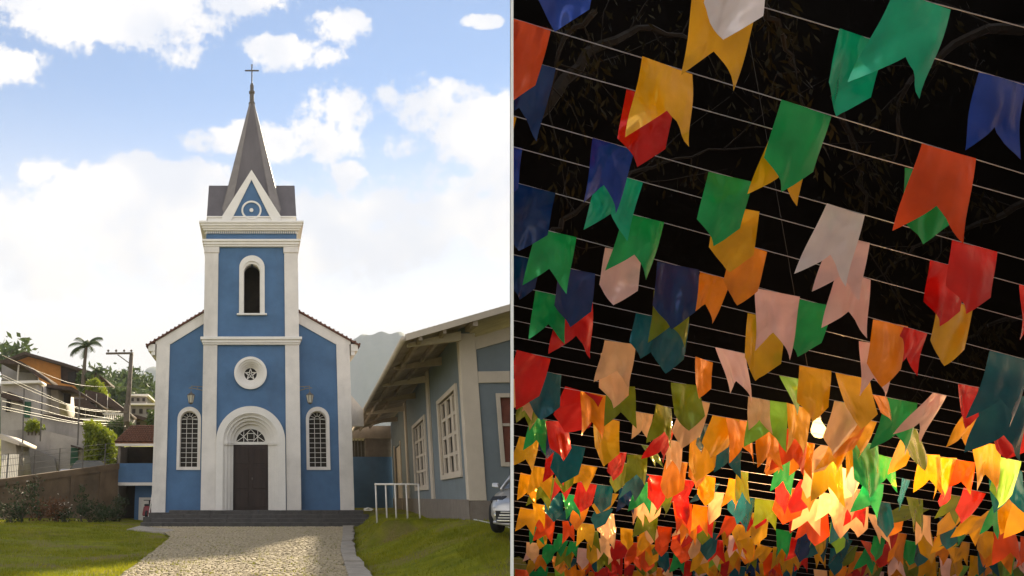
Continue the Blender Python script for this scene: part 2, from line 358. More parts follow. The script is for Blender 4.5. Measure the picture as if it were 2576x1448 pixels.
# lawn tufts
rg = random.Random(11); tu = MB(); cnt = 0
while cnt < 90000:
    y = 13+25*rg.random()**1.25; 
    x = rg.uniform(-16, 10) if y > 22 else rg.uniform(-.45*y, .42*y)
    on = pw(XL, y)+.10+.12*noise.noise((y*2, 0, 3)) < x < pw(XK, y)-.06
    if on and (rg.random() > .30 or x > pw(XR, y) or noise.noise((x*2.6, y*1.9, 5)) < .0): continue
    if y < 16.2 and x > .30*y: continue
    if x > 0 and y > 24: 
        if x > 3.24*1.1667+.1*y-.1: continue
    if noise.noise((x*.45+3, y*.45, 1)) < -.12 and rg.random() < .8: continue
    z = gz(x, y)-.03+.03*noise.noise((x*.9, y*.9, 0)) if not on else zp(y)
    h = rg.uniform(.03, .095)*(.7 if on else 1); a = rg.uniform(0, math.pi); w = rg.uniform(.006, .014)
    dx, dy = math.cos(a)*w, math.sin(a)*w; lx, ly = rg.uniform(-.04, .04), rg.uniform(-.04, .04)
    tu.add([(x-dx, y-dy, z-.01), (x+dx, y+dy, z-.01), (x+lx, y+ly, z+h)], [(0, 1, 2)]); cnt += 1
me = bpy.data.meshes.new('grass'); me.from_pydata(tu.v, [], tu.f); tag(link('grass', me, blade), kind='stuff')

# ------------------------------------------------------------------ mountains
def ridge(name, prof, y0, depth, m, base=-2, q=1.0):
    """prof: (x, crest height); a rounded ridge with folds"""
    g = MB(); xa, xb = prof[0][0], prof[-1][0]; nx, ny = 90, 26
    for j in range(ny+1):
        tt = j/ny
        for i in range(nx+1):
            x = lerp(xa, xb, i/nx); h = pw(prof, x)
            s = math.sin(math.pi*min(1, tt*1.0))**.8 if 0 < tt < 1 else 0
            yy = y0+depth*tt
            z = base+(h-base)*s*(1+.0*tt)
            z += (noise.noise((x*.02*q, yy*.02*q, 3))*.10+noise.noise((x*.07*q, yy*.06*q, 8))*.05)*h*s
            g.v.append((x, yy, z))
    g.f = [(j*(nx+1)+i, j*(nx+1)+i+1, (j+1)*(nx+1)+i+1, (j+1)*(nx+1)+i) for j in range(ny) for i in range(nx)]
    return tag(g.build(name, m, smooth=True), kind='structure')
wooded = mat('wooded_slope', (.03, .05, .02), .95, .5, .05, .6, .4, c2=(.07, .08, .035))
def prof(pts, y): return [(at(px, py, y).x, at(px, py, y).z) for px, py in pts]
ridge('mountain', prof([(840, 1200), (868, 940), (885, 868), (905, 852), (960, 849), (1005, 856), (1040, 880), (1100, 870), (1200, 900), (1300, 1000), (1400, 1240)], 2050), 1600, 900, wooded, q=.4)
ridge('mountain', prof([(-400, 1150), (-100, 1010), (150, 985), (290, 985), (340, 965), (380, 945), (420, 925), (520, 900), (640, 930), (760, 1000), (840, 1240)], 2300), 1900, 800, wooded, q=.4)
ridge('hill', prof([(-500, 900), (-200, 960), (60, 1000), (240, 962), (290, 955), (330, 975), (360, 992), (400, 1020), (430, 1100), (440, 1250)], 260), 190, 140, wooded)

# ------------------------------------------------------------------ church
ch = thing('church', (-.2, 38.6, 1.0), 'blue and white church with central tower, dark spire and cross', 'church')
def P(o):                                   # keep world position under the church root
    return o
class root_at:                              # parent without moving
    pass
def reparent(o, root):
    o.parent = root; o.matrix_parent_inverse = root.matrix_basis.inverted()
    return o
def part(mb, name, m, root, bevel=0, smooth=False): return reparent(mb.build(name, m, None, smooth, bevel), root)
def pplate(name, loops, y0, y1, m, root): return reparent(plate(name, loops, y0, y1, m), root)
XC = -.235; TH = 2.33; TY = 38.6; TD = 4.66; PWD = .66
xa, xb = XC-TH, XC+TH
# tower walls (front with openings), set .09 behind the pilasters
wy = TY+.10
loops = [rect(xa+.02, xb-.02, .9, 15.25), arch(XC+.03, .41, 10.45, 12.63), circle(-.27, 7.46, .62), arch(-.255, 1.28, 1.0, 4.2)]
pplate('front_wall', loops, wy, wy+.55, M['blue'], ch)
w = MB(); w.box(xa+.02, xa+.4, wy+.55, TY+TD-.1, .9, 15.25); w.box(xb-.4, xb-.02, wy+.55, TY+TD-.1, .9, 15.25); w.box(xa+.4, xb-.4, TY+TD-.5, TY+TD-.1, .9, 15.25)
part(w, 'tower_wall', M['blue'], ch)
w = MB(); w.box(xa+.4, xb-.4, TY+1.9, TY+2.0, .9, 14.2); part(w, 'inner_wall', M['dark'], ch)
for (x0, x1) in ((xa-.03, xa+PWD), (xb-PWD, xb+.03)):
    for (z0, z1) in ((1.0, 8.9), (9.24, 13.92)):
        w = MB(); w.box(x0, x1, TY, TY+.62, z0, z1); part(w, 'pilaster', M['white'], ch, bevel=.012)
        w = MB(); w.box(x0 if x0 < XC else x1-.62, x0+.62 if x0 < XC else x1, TY+TD-.62, TY+TD, z0, z1); part(w, 'pilaster', M['white'], ch, bevel=.012)
    w = MB(); w.box(x0-.04, x1+.04, TY-.04, TY+.66, 13.6, 13.92); part(w, 'capital', M['white'], ch, bevel=.02)
def cornice(prof_, name):                   # stacked mouldings round the tower: (z0, z1, projection)
    w = MB()
    for z0, z1, p in prof_: w.box(xa-p, xb+p, TY-p, TY+TD+p, z0, z1)
    return part(w, name, M['whitetrim'], ch, bevel=.012)
cornice([(8.86, 8.95, .05), (8.95, 9.10, .10), (9.10, 9.24, .17)], 'string_course')
cornice([(13.92, 14.02, .06), (14.02, 14.17, .11), (14.17, 14.29, .17)], 'string_course')
w = MB(); w.box(xa+.03, xb-.03, TY+.03, TY+TD-.03, 14.29, 14.80); part(w, 'frieze', M['blue'], ch)
w = MB(); n = 44
for i in range(n):
    x = lerp(xa+.06, xb-.06, i/(n-1)); w.box(x-.028, x+.028, TY-.06, TY+.03, 14.62, 14.76)
    y_ = lerp(TY+.1, TY+TD-.06, i/(n-1)); w.box(xb-.03, xb+.06, y_-.028, y_+.028, 14.62, 14.76); w.box(xa-.06, xa+.03, y_-.028, y_+.028, 14.62, 14.76)
part(w, 'dentils', M['whitetrim'], ch)
cornice([(14.76, 14.86, .14), (14.86, 14.97, .20), (14.97, 15.10, .27), (15.10, 15.22, .33)], 'cornice')
w = MB(); w.box(xa+.08, xb-.08, TY+.10, TY+TD-.08, 15.22, 15.52); w.box(xa+.03, xb-.03, TY+.05, TY+TD-.03, 15.52, 15.60); part(w, 'parapet', M['whitetrim'], ch, bevel=.012)
# gables on four faces
CYT = TY+TD/2
def gable(rot):
    # built facing -y with its centre at origin, then turned
    def tr(o):
        for v in o.data.vertices:
            p = Matrix.Rotation(rot, 3, 'Z') @ Vector((v.co.x, v.co.y, v.co.z)); v.co = (p.x+XC, p.y+CYT, p.z)
        return reparent(o, ch)
    y0 = -TD/2
    GB, GA = 1.50, 18.15
    tr(plate('gable_trim', [[(-GB, 15.24), (-1.10, 15.24), (.0, 17.62), (1.10, 15.24), (GB, 15.24), (GB, 15.60), (.0, GA), (-GB, 15.60)][:]], y0+.02, y0+.42, M['whitetrim']))
    tr(plate('gable_wall', [[(-1.12, 15.24), (1.12, 15.24), (0, 17.66)]], y0+.12, y0+.38, M['blue']))
    tr(plate('ring_moulding', [circle(0, 15.93, .52), circle(0, 15.93, .43)], y0+.06, y0+.14, M['whitetrim']))
    tr(plate('boss', [circle(0, 15.93, .10, 16)], y0+.05, y0+.14, M['whitetrim']))
    w = MB(); e = .03
    for s in (-1, 1):
        yf = y0+.06 if rot == 0 else y0-.03
        a = [(s*(GB), yf, 15.64), (0, yf, GA+.05), (0, -.2, GA+.05), (s*(GB), -.2, 15.64)]
        w.hexa([(x, y, z-.04) for x, y, z in a]+a)
    tr(w.build('gable_roof', M['slate']))
for k in range(4): gable(k*math.pi/2)
# broach spire
def octa(h, k): return [(-h*k, -h), (h*k, -h), (h, -h*k), (h, h*k), (h*k, h), (-h*k, h), (-h, h*k), (-h, -h*k)]
w = MB(); z0, z1 = 15.58, 23.15; k = .66; h0, h1 = 1.72, .13
b0 = [(XC+x, CYT+y, z0) for x, y in octa(h0, k)]; b1 = [(XC+x, CYT+y, z1) for x, y in octa(h1, .5)]
w.add(b0+b1, [(i, (i+1) % 8, 8+(i+1) % 8, 8+i) for i in range(8)]+[tuple(range(8))[::-1], tuple(range(8, 16))])
sp = part(w, 'spire', M['slate'], ch)
w = MB()
for i in (0, 2, 4, 6):                      # narrow chamfer faces with pale flashing rolls
    for j in (i, i+1):
        w.tube([b0[j], b1[j]], [.045, .02], 5)
reparent(w.build('ridge_roll', M['slate_edge']), ch)
# pale chamfer faces laid proud of the spire
w = MB()
for i in (1, 3, 5, 7):
    q = [Vector(b0[i]), Vector(b0[(i+1) % 8]), Vector(b1[(i+1) % 8]), Vector(b1[i])]
    nrm = (q[1]-q[0]).cross(q[3]-q[0]).normalized()
    c_ = Vector((XC, CYT, 18))
    if nrm.dot((q[0]+q[2])/2-c_) < 0: nrm = -nrm
    w.hexa([tuple(p) for p in q]+[tuple(p+nrm*.02) for p in q])
part(w, 'chamfer_sheet', M['slate_edge'], ch)
w = MB(); w.lathe([(.17, 23.05), (.19, 23.2), (.13, 23.3), (.12, 23.75), (.17, 23.82), (.17, 23.92), (.10, 24.0), (.11, 24.30), (.06, 24.45), (.02, 24.5)], (XC, CYT), 10)
part(w, 'finial', M['iron'], ch, smooth=False)
w = MB(); w.box(XC-.035, XC+.035, CYT-.035, CYT+.035, 24.4, 25.62); w.box(XC-.36, XC+.36, CYT-.03, CYT+.03, 25.22, 25.29)
for a, c_ in ((XC-.36, 25.255), (XC+.36, 25.255), (XC, 25.62)): w.lathe([(.0, c_-.06), (.06, c_), (.0, c_+.06)], (a, CYT), 8)
part(w, 'cross', M['iron'], ch)
# belfry window
pplate('belfry_surround', [arch(XC+.03, .64, 10.45, 12.83), arch(XC+.03, .44, 10.45, 12.73)], TY+.01, TY+.12, M['whitetrim'], ch)
pplate('belfry_reveal', [arch(XC+.03, .46, 10.45, 12.70), arch(XC+.03, .40, 10.45, 12.64)], TY+.07, TY+.7, M['whitetrim'], ch)
w = MB(); w.box(XC-.72, XC+.78, TY-.05, TY+.45, 10.36, 10.45); part(w, 'sill', M['whitetrim'], ch, bevel=.01)
# rose window: stepped rings and a star
cx, cz = -.27, 7.47
rings = [(.80, .66, TY-.03, TY+.12), (.67, .56, TY+.05, TY+.22), (.57, .47, TY+.15, TY+.34), (.48, .39, TY+.27, TY+.46), (.40, .31, TY+.38, TY+.60)]
for ro, ri, y0, y1 in rings: pplate('rose_ring', [circle(cx, cz, ro), circle(cx, cz, ri)], y0, y1, M['whitetrim'], ch)
st = []
for i in range(10):
    r_ = .33 if i % 2 == 0 else .135
    st.append((cx+r_*math.sin(math.pi*i/5), cz+r_*math.cos(math.pi*i/5)))
st2 = [(cx+(x-cx)*.62*(1 if i % 2 else .95), cz+(z-cz)*.62) for i, (x, z) in enumerate(st)]
pplate('star_tracery', [st, st2], TY+.47, TY+.51, M['whitetrim'], ch)
w = MB()
pplate('star_hub', [circle(cx, cz, .075, 20), circle(cx, cz, .045, 20)], TY+.46, TY+.50, M['whitetrim'], ch)
w.box(cx-.34, cx+.34, TY+.54, TY+.56, cz-.34, cz+.34); part(w, 'rose_glass', M['glass'], ch)
# portal with stepped archivolts
pcx = -.255; zs = 4.2
def portal_ring(name, ro, ri, y0, y1):
    o = [(pcx-ro, 1.0)]+[(pcx-ro*math.cos(math.pi*i/36), zs+ro*math.sin(math.pi*i/36)) for i in range(37)]+[(pcx+ro, 1.0), (pcx+ri, 1.0)]
    o += [(pcx+ri*math.cos(math.pi*i/36), zs+ri*math.sin(math.pi*i/36)) for i in range(37)]+[(pcx-ri, 1.0)]
    pplate(name, [o], y0, y1, M['whitetrim'], ch)
portal_ring('portal_arch', 1.65, 1.31, TY-.06, TY+.11)
portal_ring('portal_arch', 1.33, 1.25, TY+.02, TY+.16)
portal_ring('portal_arch', 1.27, 1.13, TY+.09, TY+.32)
portal_ring('portal_arch', 1.15, .98, TY+.24, TY+.50)
portal_ring('portal_arch', 1.00, .84, TY+.42, TY+.70)
w = MB()
for s in (-1, 1):
    for (r0, r1, y0) in ((1.33, 1.10, TY-.005), (1.16, .96, TY+.18), (1.01, .83, TY+.36)):
        a, b_ = sorted((pcx+s*r0, pcx+s*r1)); w.box(a, b_, y0, y0+.3, 4.02, 4.10); w.box(a-.012, b_+.012, y0-.015, y0+.3, 4.10, 4.18)
part(w, 'impost', M['whitetrim'], ch)
lun = [(pcx-.86, 4.06), (pcx+.86, 4.06)]+[(pcx+.86*math.cos(math.pi*i/24), 4.2+.86*math.sin(math.pi*i/24)) for i in range(25)]
hole = [(pcx-.70, 4.19), (pcx+.70, 4.19)]+[(pcx+.70*math.cos(math.pi*(i+.5)/24), 4.19+.62*math.sin(math.pi*(i+.5)/24)) for i in range(24)]
pplate('fanlight_frame', [lun, hole], TY+.60, TY+.72, M['whitetrim'], ch)
w = MB(); w.box(pcx-.86, pcx+.86, TY+.74, TY+.76, 4.05, 5.1); part(w, 'fanlight_glass', M['glass'], ch)
def bar(w, x0, z0, x1, z1, t_, y0, y1):
    d = Vector((x1-x0, z1-z0)).normalized(); n_ = Vector((-d.y, d.x))*t_/2
    q = [(x0+n_.x, z0+n_.y), (x1+n_.x, z1+n_.y), (x1-n_.x, z1-n_.y), (x0-n_.x, z0-n_.y)]
    w.hexa([(q[0][0], y0, q[0][1]), (q[1][0], y0, q[1][1]), (q[2][0], y0, q[2][1]), (q[3][0], y0, q[3][1]), (q[0][0], y1, q[0][1]), (q[1][0], y1, q[1][1]), (q[2][0], y1, q[2][1]), (q[3][0], y1, q[3][1])])
w = MB(); y0 = TY+.66
for s in (-1, 1):
    c_ = pcx+s*.34
    bar(w, c_, 4.19, c_, 4.75, .03, y0, y0+.03); bar(w, pcx+s*.70, 4.20, c_, 4.45, .03, y0+.004, y0+.034)
    bar(w, c_, 4.45, pcx+s*.55, 4.62, .03, y0+.002, y0+.032); bar(w, c_, 4.45, pcx+s*.12, 4.68, .03, y0+.005, y0+.035)
    bar(w, c_, 4.45, pcx+s*.12, 4.22, .03, y0+.007, y0+.037); bar(w, c_, 4.45, pcx, 4.80, .03, y0+.009, y0+.039)
    bar(w, pcx+s*.16, 4.30, pcx+s*.16, 4.60, .03, y0-.004, y0+.026)
bar(w, pcx-.17, 4.60, pcx+.17, 4.60, .03, y0-.006, y0+.024); bar(w, pcx-.17, 4.30, pcx+.17, 4.30, .03, y0-.006, y0+.024)
part(w, 'fanlight_tracery', M['whitetrim'], ch)
for s in (0, 1):
    x0 = pcx-.835+s*.837
    w = MB(); w.box(x0, x0+.832, TY+.62, TY+.68, 1.0, 4.05); d = part(w, 'door_leaf', M['wood'], ch)
    for (za, zb) in ((1.15, 1.85), (2.0, 3.0), (3.15, 3.9)):
        pn = MB(); pn.box(x0+.1, x0+.732, TY+.60, TY+.63, za, zb); reparent(pn.build('door_panel', M['wood'], None, bevel=.012), d)
w = MB(); w.lathe([(.0, 2.4), (.03, 2.41), (.03, 2.5), (0, 2.51)], (pcx+.07, TY+.58), 8); part(w, 'door_knob', M['iron'], ch)
# nave and wing facades
nx0, nx1 = -4.95, 4.66; NY = 39.1
def wing(s):
    x_in = XC+s*(TH-.02); x_out = nx0 if s < 0 else nx1
    zin = 10.62; zout = 9.14
    cxw = -3.25 if s < 0 else 3.0
    rk = .44
    pw_ = .66
    a_, b_ = x_in, x_out-s*.02
    ol = [(a_, .7), (b_, .7), (b_, zout), (a_, zin)]
    if s < 0: ol = ol[::-1]
    pplate('wing_wall', [ol, arch(cxw, .45, 2.98, 5.28)], NY, NY+.4, M['blue'], ch)
    w = MB(); x0, x1 = sorted((x_out, x_out-s*pw_)); w.box(x0, x1, NY-.08, NY+.5, .72 if s < 0 else 1.0, 8.98 if s < 0 else 9.0); part(w, 'corner_pilaster', M['white'], ch, bevel=.012)
    # raking band
    sl = (zin-zout)/abs(x_out-x_in)
    o = [(x_in, zin), (x_out+s*.06, zin-sl*abs(x_out+s*.06-x_in)), (x_out+s*.06, 8.98), (x_out-s*.7, 8.98), (x_in, zin-.55)]
    if s < 0: o = o[::-1]
    pplate('raking_band', [o], NY-.075, NY+.1, M['white'], ch)
    o = [(x_out+s*.0, 8.98), (x_out+s*.46, 8.98), (x_out+s*.46, 9.0-.02), (x_out+s*.46, zin-sl*abs(x_out+s*.46-x_in)), (x_out+s*.062, zin-sl*abs(x_out+s*.062-x_in))]
    # boxed eaves return
    w = MB(); x0, x1 = sorted((x_out+s*.062, x_out+s*.42)); w.box(x0, x1, NY-.07, NY+24, 8.62, 8.98)
    x0, x1 = sorted((x_out+s*.062, x_out+s*.26)); w.box(x0, x1, NY-.03, NY+24, 8.42, 8.62); part(w, 'eaves', M['whitetrim'], ch, bevel=.01)
    # window
    pplate('window_surround', [arch(cxw, .57, 2.86, 5.30), arch(cxw, .43, 2.99, 5.24)], NY-.06, NY+.12, M['white'], ch)
    pplate('window_reveal', [arch(cxw, .45, 2.97, 5.26), arch(cxw, .41, 3.01, 5.22)], NY+.10, NY+.36, M['white'], ch)
    w = MB(); w.box(cxw-.43, cxw+.43, NY+.30, NY+.32, 2.97, 5.72); gl = part(w, 'window_glass', M['glass'], ch)
    w = MB()
    for i in (-1, 1): w.box(cxw+i*.14-.012, cxw+i*.14+.012, NY+.24, NY+.26, 3.0, 5.30)
    for i in range(10): z = 3.22+i*.232; w.box(cxw-.42, cxw+.42, NY+.262, NY+.28, z-.011, z+.011)
    for i in range(7):
        a = math.pi*(i+.0)/6; bar(w, cxw+.14*math.cos(a), 5.30+.14*math.sin(a), cxw+.41*math.cos(a), 5.22+.41*math.sin(a)+.04, .022, NY+.243, NY+.263)
    for i in range(10):
        a, b2 = math.pi*i/10, math.pi*(i+1)/10; bar(w, cxw+.14*math.cos(a), 5.30+.14*math.sin(a), cxw+.14*math.cos(b2), 5.30+.14*math.sin(b2), .022, NY+.246, NY+.266)
    reparent(w.build('glazing_bars', M['rail'], None), gl)
    # roof slope with tiles at the verge
    w = MB(); th = .10
    x_e = x_out+s*.52; ze = zin-sl*abs(x_e-x_in); xr_ = XC+s*.0; zr = zin+sl*abs(x_in-xr_)
    w.hexa([(x_e, NY-.16, ze), (xr_, NY+.9 if False else NY-.16, zr), (xr_, NY+24, zr), (x_e, NY+24, ze), (x_e, NY-.16, ze+th), (xr_, NY-.16, zr+th), (xr_, NY+24, zr+th), (x_e, NY+24, ze+th)]) if False else None
    w.hexa([(x_e, NY-.16, ze), (x_in+s*.03, NY-.16, zin+.01), (x_in+s*.03, NY+24, zin+.01), (x_e, NY+24, ze), (x_e, NY-.16, ze+th), (x_in+s*.03, NY-.16, zin+th), (x_in+s*.03, NY+24, zin+th), (x_e, NY+24, ze+th)])
    w.hexa([(x_in+s*.03, TY+TD+.1, zin), (xr_, TY+TD+.1, zr), (xr_, NY+24, zr), (x_in+s*.03, NY+24, zin), (x_in+s*.03, TY+TD+.1, zin+th), (xr_, TY+TD+.1, zr+th), (xr_, NY+24, zr+th), (x_in+s*.03, NY+24, zin+th)])
    rf = part(w, 'roof', M['tilered'], ch)
    w = MB()
    for i in range(15):
        x = lerp(x_e-s*.03, x_in+s*.1, i/14); z = zin-sl*abs(x-x_in)+th
        w.tube([(x, NY-.20, z+.0), (x, NY+3, z+.0)], .055, 6)
    reparent(w.build('verge_tiles', M['tilered'], None), rf)
    w = MB(); x0, x1 = sorted((x_out, x_out-s*.4)); w.box(x0, x1, NY+.5, NY+24, .4, 8.45); part(w, 'nave_wall', M['white'], ch)
wing(-1); wing(1)
pplate('side_buttress', [[(4.6, 5.1), (5.5, 5.1), (5.5, 5.95), (4.6, 7.05)]], 41, 41.5, M['white'], ch)
# lamps on brackets
def wall_lamp(s, label):
    lx = -3.14 if s < 0 else 2.60; root = thing('wall_lantern', (lx, 38.45, 6.0), label, 'lantern', 'lanterns on the church front')
    bx = XC+s*(TH+.03)
    w = MB(); w.tube([(bx-lx, .25, .62), (s*.0+s*.02, 0, .72), (s*.12, 0, .70)], .02, 6); w.tube([(bx-lx, .25, .80), (0, 0, .80)], .018, 6)
    w.tube([((bx-lx)*.5, .1, .66), ((bx-lx)*.6, .1, .80)], .014, 5); w.tube([(0, 0, .80), (0, 0, .48)], .012, 5); w.build('bracket', M['wire'], root)
    w = MB(); w.lathe([(.10, .0), (.17, .34), (.17, .35)], (0, 0), 6); w.build('lantern_body', M['lantern'], root)
    w = MB(); w.lathe([(.20, .35), (.16, .40), (.06, .47), (.03, .50), (0.01, .56)], (0, 0), 6); w.build('lantern_cap', M['iron'], root)
    w = MB()
    for i in range(6):
        a = math.pi*2*i/6; w.tube([(.105*math.cos(a), .105*math.sin(a), 0), (.175*math.cos(a), .175*math.sin(a), .35)], .012, 4)
    w.lathe([(.03, -.08), (.11, -.02), (.11, .0)], (0, 0), 6); w.build('lantern_frame', M['iron'], root)
wall_lamp(-1, 'hanging lantern on the left side of the church tower, above the left arched window')
wall_lamp(1, 'hanging lantern on the right side of the church tower, above the right arched window')
# stairs
stp = thing('church_steps', (0, 38, .3), 'dark stone steps running across the whole front of the church', 'steps')
for i in range(4):
    w = MB(); xr_ = [5.95, 5.6, 5.2, 5.0][i]; xl_ = [-5.2, -4.75, -4.3, -4.05][i]
    n = 9 if i < 9 else 1
    xs_ = [lerp(xl_, xr_, j/n+(0 if j in (0, n) else random.uniform(-.02, .02))) for j in range(n+1)]
    for j in range(n):
        w = MB(); w.box(xs_[j]+.004, xs_[j+1]-.004, 37.25+i*.38, (37.6+i*.38) if i < 3 else 39.2, .15 if i == 0 else .33+i*.168-.1, .335+(i+1)*.168-random.uniform(0, .006))
        reparent(w.build('step_slab', M['step'], None, bevel=.012), stp)
w = MB(); w.box(-5.0, 5.0, 38.5, 39.3, .1, .9); part(w, 'foundation', M['step'], stp)
w = MB(); w.box(-5.25, -4.2, 38.45, 39.3, .1, .70); part(w, 'landing', M['step'], stp)

# ------------------------------------------------------------------ right building
rb = thing('side_building', (6.2, 23.5, 1.0), 'long low grey-blue building with cream trim and wide eaves, right of the church', 'building')
X0 = 3.24*21/18
wd = Vector((.1, 1, 0)); wn = Vector((-1, .1, 0)).normalized()
def wpt(y, out, z): return Vector((X0+.1*y, y, z))+wn*out
def wbox(y0, y1, o0, o1, z0, z1, name, m, root, bevel=0):
    w = MB(); p = [wpt(y0, o0, 0), wpt(y0, o1, 0), wpt(y1, o1, 0), wpt(y1, o0, 0)]
    w.hexa([(a.x, a.y, z0) for a in p]+[(a.x, a.y, z1) for a in p]); return part(w, name, m, root, bevel)
YC, YE = 23.5, 56.0
wbox(YC, YE, -.3, .06, .4, 1.53, 'plinth', M['plinth'], rb)
# side wall in sections between openings, so that windows are real recesses
op = [(25.0, 29.2, 2.35, 4.87), (34.3, 39.4, 2.05, 4.83), (48.2, 53.0, .85, 4.69)]
yc = YC
for (a, b_, za, zb) in op:
    wbox(yc, a, -.3, 0, 1.53, 6.6, 'side_wall', M['greyblue'], rb)
    if za > 1.6: wbox(a, b_, -.3, 0, 1.53, za, 'side_wall', M['greyblue'], rb)
    wbox(a, b_, -.3, 0, zb, 6.6, 'side_wall', M['greyblue'], rb); yc = b_
wbox(yc, YE, -.3, 0, 1.53, 6.6, 'side_wall', M['greyblue'], rb)
for (a, b_, za, zb) in op[:2]:
    fr = wbox(a-.35, a, -.1, .07, za-.16, zb+.16, 'window_frame', M['cream'], rb, .01)
    for q in ((b_, b_+.35, za-.16, zb+.16), (a, b_, zb, zb+.16), (a, b_, za-.16, za)):
        reparent(wbox(q[0], q[1], -.1, .07, q[2], q[3], 'frame_bar', M['cream'], rb, .008), fr) if False else wbox(q[0], q[1], -.1, .068, q[2], q[3], 'frame_bar', M['cream'], rb, .008)
    wbox(a, b_, -.16, -.12, za, zb, 'window_glass', M['glass'], rb)
    for i in range(4):
        y_ = lerp(a, b_, i/3); hw = .24
        wbox(max(a, y_-hw), min(b_, y_+hw), -.11, -.03, za, zb, 'mullion', M['cream'], rb, .006)
    for i in range(5):
        z = lerp(za, zb, i/4); wbox(a, b_, -.10, -.035, max(za, z-.06), min(zb, z+.06), 'glazing_bar', M['cream'], rb, .006)
a, b_, za, zb = op[2]
wbox(a-.3, a, -.1, .06, za, zb+.15, 'door_frame', M['cream'], rb); wbox(b_, b_+.3, -.1, .06, za, zb+.15, 'door_frame', M['cream'], rb)
wbox(a, b_, -.15, -.1, za, zb, 'door', M['cream'], rb)
for (a, b_) in ((31.9, 32.6), (43.0, 43.8)): wbox(a, b_, .0, .09, 1.53, 6.55, 'pilaster', M['cream'], rb, .01)
# front wall, facing the camera
fe = Vector((1, -.1, 0)).normalized()
FC = Vector((X0+.1*YC, YC, 0))
def fbox(s0, s1, d0, d1, z0, z1, name, m, bevel=0, z1b=None):
    w = MB(); bk = Vector((.1, 1, 0)).normalized()
    p = [FC+fe*s0+bk*d0, FC+fe*s1+bk*d0, FC+fe*s1+bk*d1, FC+fe*s0+bk*d1]
    zz1 = [z1, z1b or z1, z1b or z1, z1]
    w.hexa([(a.x, a.y, z0) for a in p]+[(a.x, a.y, h) for a, h in zip(p, zz1)]); return part(w, name, m, rb, bevel)
fbox(0, 12, -.06, .3, .3, 1.50, 'plinth', M['plinth'])
fbox(-.05, .44, -.07, .4, 1.50, 6.35, 'corner_post', M['cream'], .01)
fbox(.44, .92, 0, .3, 1.50, 4.86, 'front_wall', M['greyblue']); fbox(.92, 3.0, 0, .3, 1.50, 2.45, 'front_wall', M['greyblue'])
fbox(.92, 3.0, 0, .3, 4.55, 4.86, 'front_wall', M['greyblue']); fbox(3.0, 12, 0, .3, 1.5, 4.86, 'front_wall', M['greyblue'])
fbox(.44, 12, -.05, .3, 4.86, 5.20, 'cross_beam', M['cream'], .01)
fbox(.44, 12, 0, .3, 5.20, 5.95, 'front_wall', M['greyblue'], 0, 8.9)
w = MB(); bk = Vector((.1, 1, 0)).normalized()
def fp(s, d, z): p = FC+fe*s+bk*d; return (p.x, p.y, z)
w.hexa([fp(.44, -.05, 5.86), fp(12, -.05, 9.0), fp(12, .3, 9.0), fp(.44, .3, 5.86), fp(.44, -.05, 6.24), fp(12, -.05, 9.5), fp(12, .3, 9.5), fp(.44, .3, 6.24)])
part(w, 'raking_beam', M['cream'], rb)
fbox(.92, 1.04, -.04, .2, 2.45, 4.55, 'window_frame', M['cream'], .008); fbox(1.04, 2.9, -.04, .2, 4.43, 4.55, 'window_frame', M['cream']); fbox(1.04, 2.9, -.04, .2, 2.45, 2.57, 'window_frame', M['cream'])
shutter = mat('red_brown_shutter', (.16, .05, .03), .6, .2, 4, .1)
fbox(1.04, 2.9, .08, .12, 2.57, 4.43, 'shutter', shutter)
fbox(1.04, 2.9, .02, .07, 3.6, 3.68, 'glazing_bar', M['cream'])
# roof and eaves
e0, e1 = Vector((4.31, 22.6, 6.01)), Vector((6.72, 55.6, 6.01))
sl = .285
w = MB()
def up(p, s): return (p.x+s, p.y-.1*s*.3, p.z+sl*s)
a0, b0_ = up(e0, 9), up(e1, 9)
w.hexa([tuple(e0), a0, b0_, tuple(e1), (e0.x, e0.y, e0.z+.10), (a0[0], a0[1], a0[2]+.10), (b0_[0], b0_[1], b0_[2]+.10), (e1.x, e1.y, e1.z+.10)])
part(w, 'roof', M['soffit'], rb)
w = MB()
for i in range(60):
    s_ = .1+i*.15; pa = up(e0, s_); pb = up(e1, s_); w.tube([(pa[0], pa[1]-.03, pa[2]+.10), (pb[0], pb[1], pb[2]+.10)], .055, 5)
part(w, 'roof_tiles', M['soffit'], rb)
w = MB(); w.tube([(e0.x-.06, e0.y-.05, e0.z+.0), (e1.x-.06, e1.y, e1.z+.0)], .085, 8); part(w, 'gutter', M['cream'], rb, smooth=True)
w = MB(); q = [tuple(e0), a0]; w.hexa([(e0.x, e0.y-.05, e0.z-.05), (a0[0], a0[1]-.05, a0[2]-.05), (a0[0], a0[1]-.004, a0[2]-.05), (e0.x, e0.y-.004, e0.z-.05), (e0.x, e0.y-.05, e0.z+.14), (a0[0], a0[1]-.05, a0[2]+.14), (a0[0], a0[1]-.004, a0[2]+.14), (e0.x, e0.y-.004, e0.z+.14)])
part(w, 'verge_board', M['cream'], rb)
for i, y_ in enumerate((23.4, 27.9, 32.25, 37.8, 43.4, 49.5)):          # beams under the eaves
    pw0 = wpt(y_, .0, 6.42); ex = e0.lerp(e1, (y_-e0.y)/(e1.y-e0.y))
    w = MB(); d_ = Vector((0, .11, 0)); z0 = ex.z-.02
    w.hexa([(ex.x+.15, y_-.1, z0-.06), (pw0.x, y_-.1, 6.12), (pw0.x, y_+.1, 6.12), (ex.x+.15, y_+.1, z0-.06), (ex.x+.15, y_-.1, z0+.04), (pw0.x, y_-.1, 6.40), (pw0.x, y_+.1, 6.40), (ex.x+.15, y_+.1, z0+.04)])
    part(w, 'eaves_beam', M['cream'] if i % 2 == 0 else M['soffit'], rb)
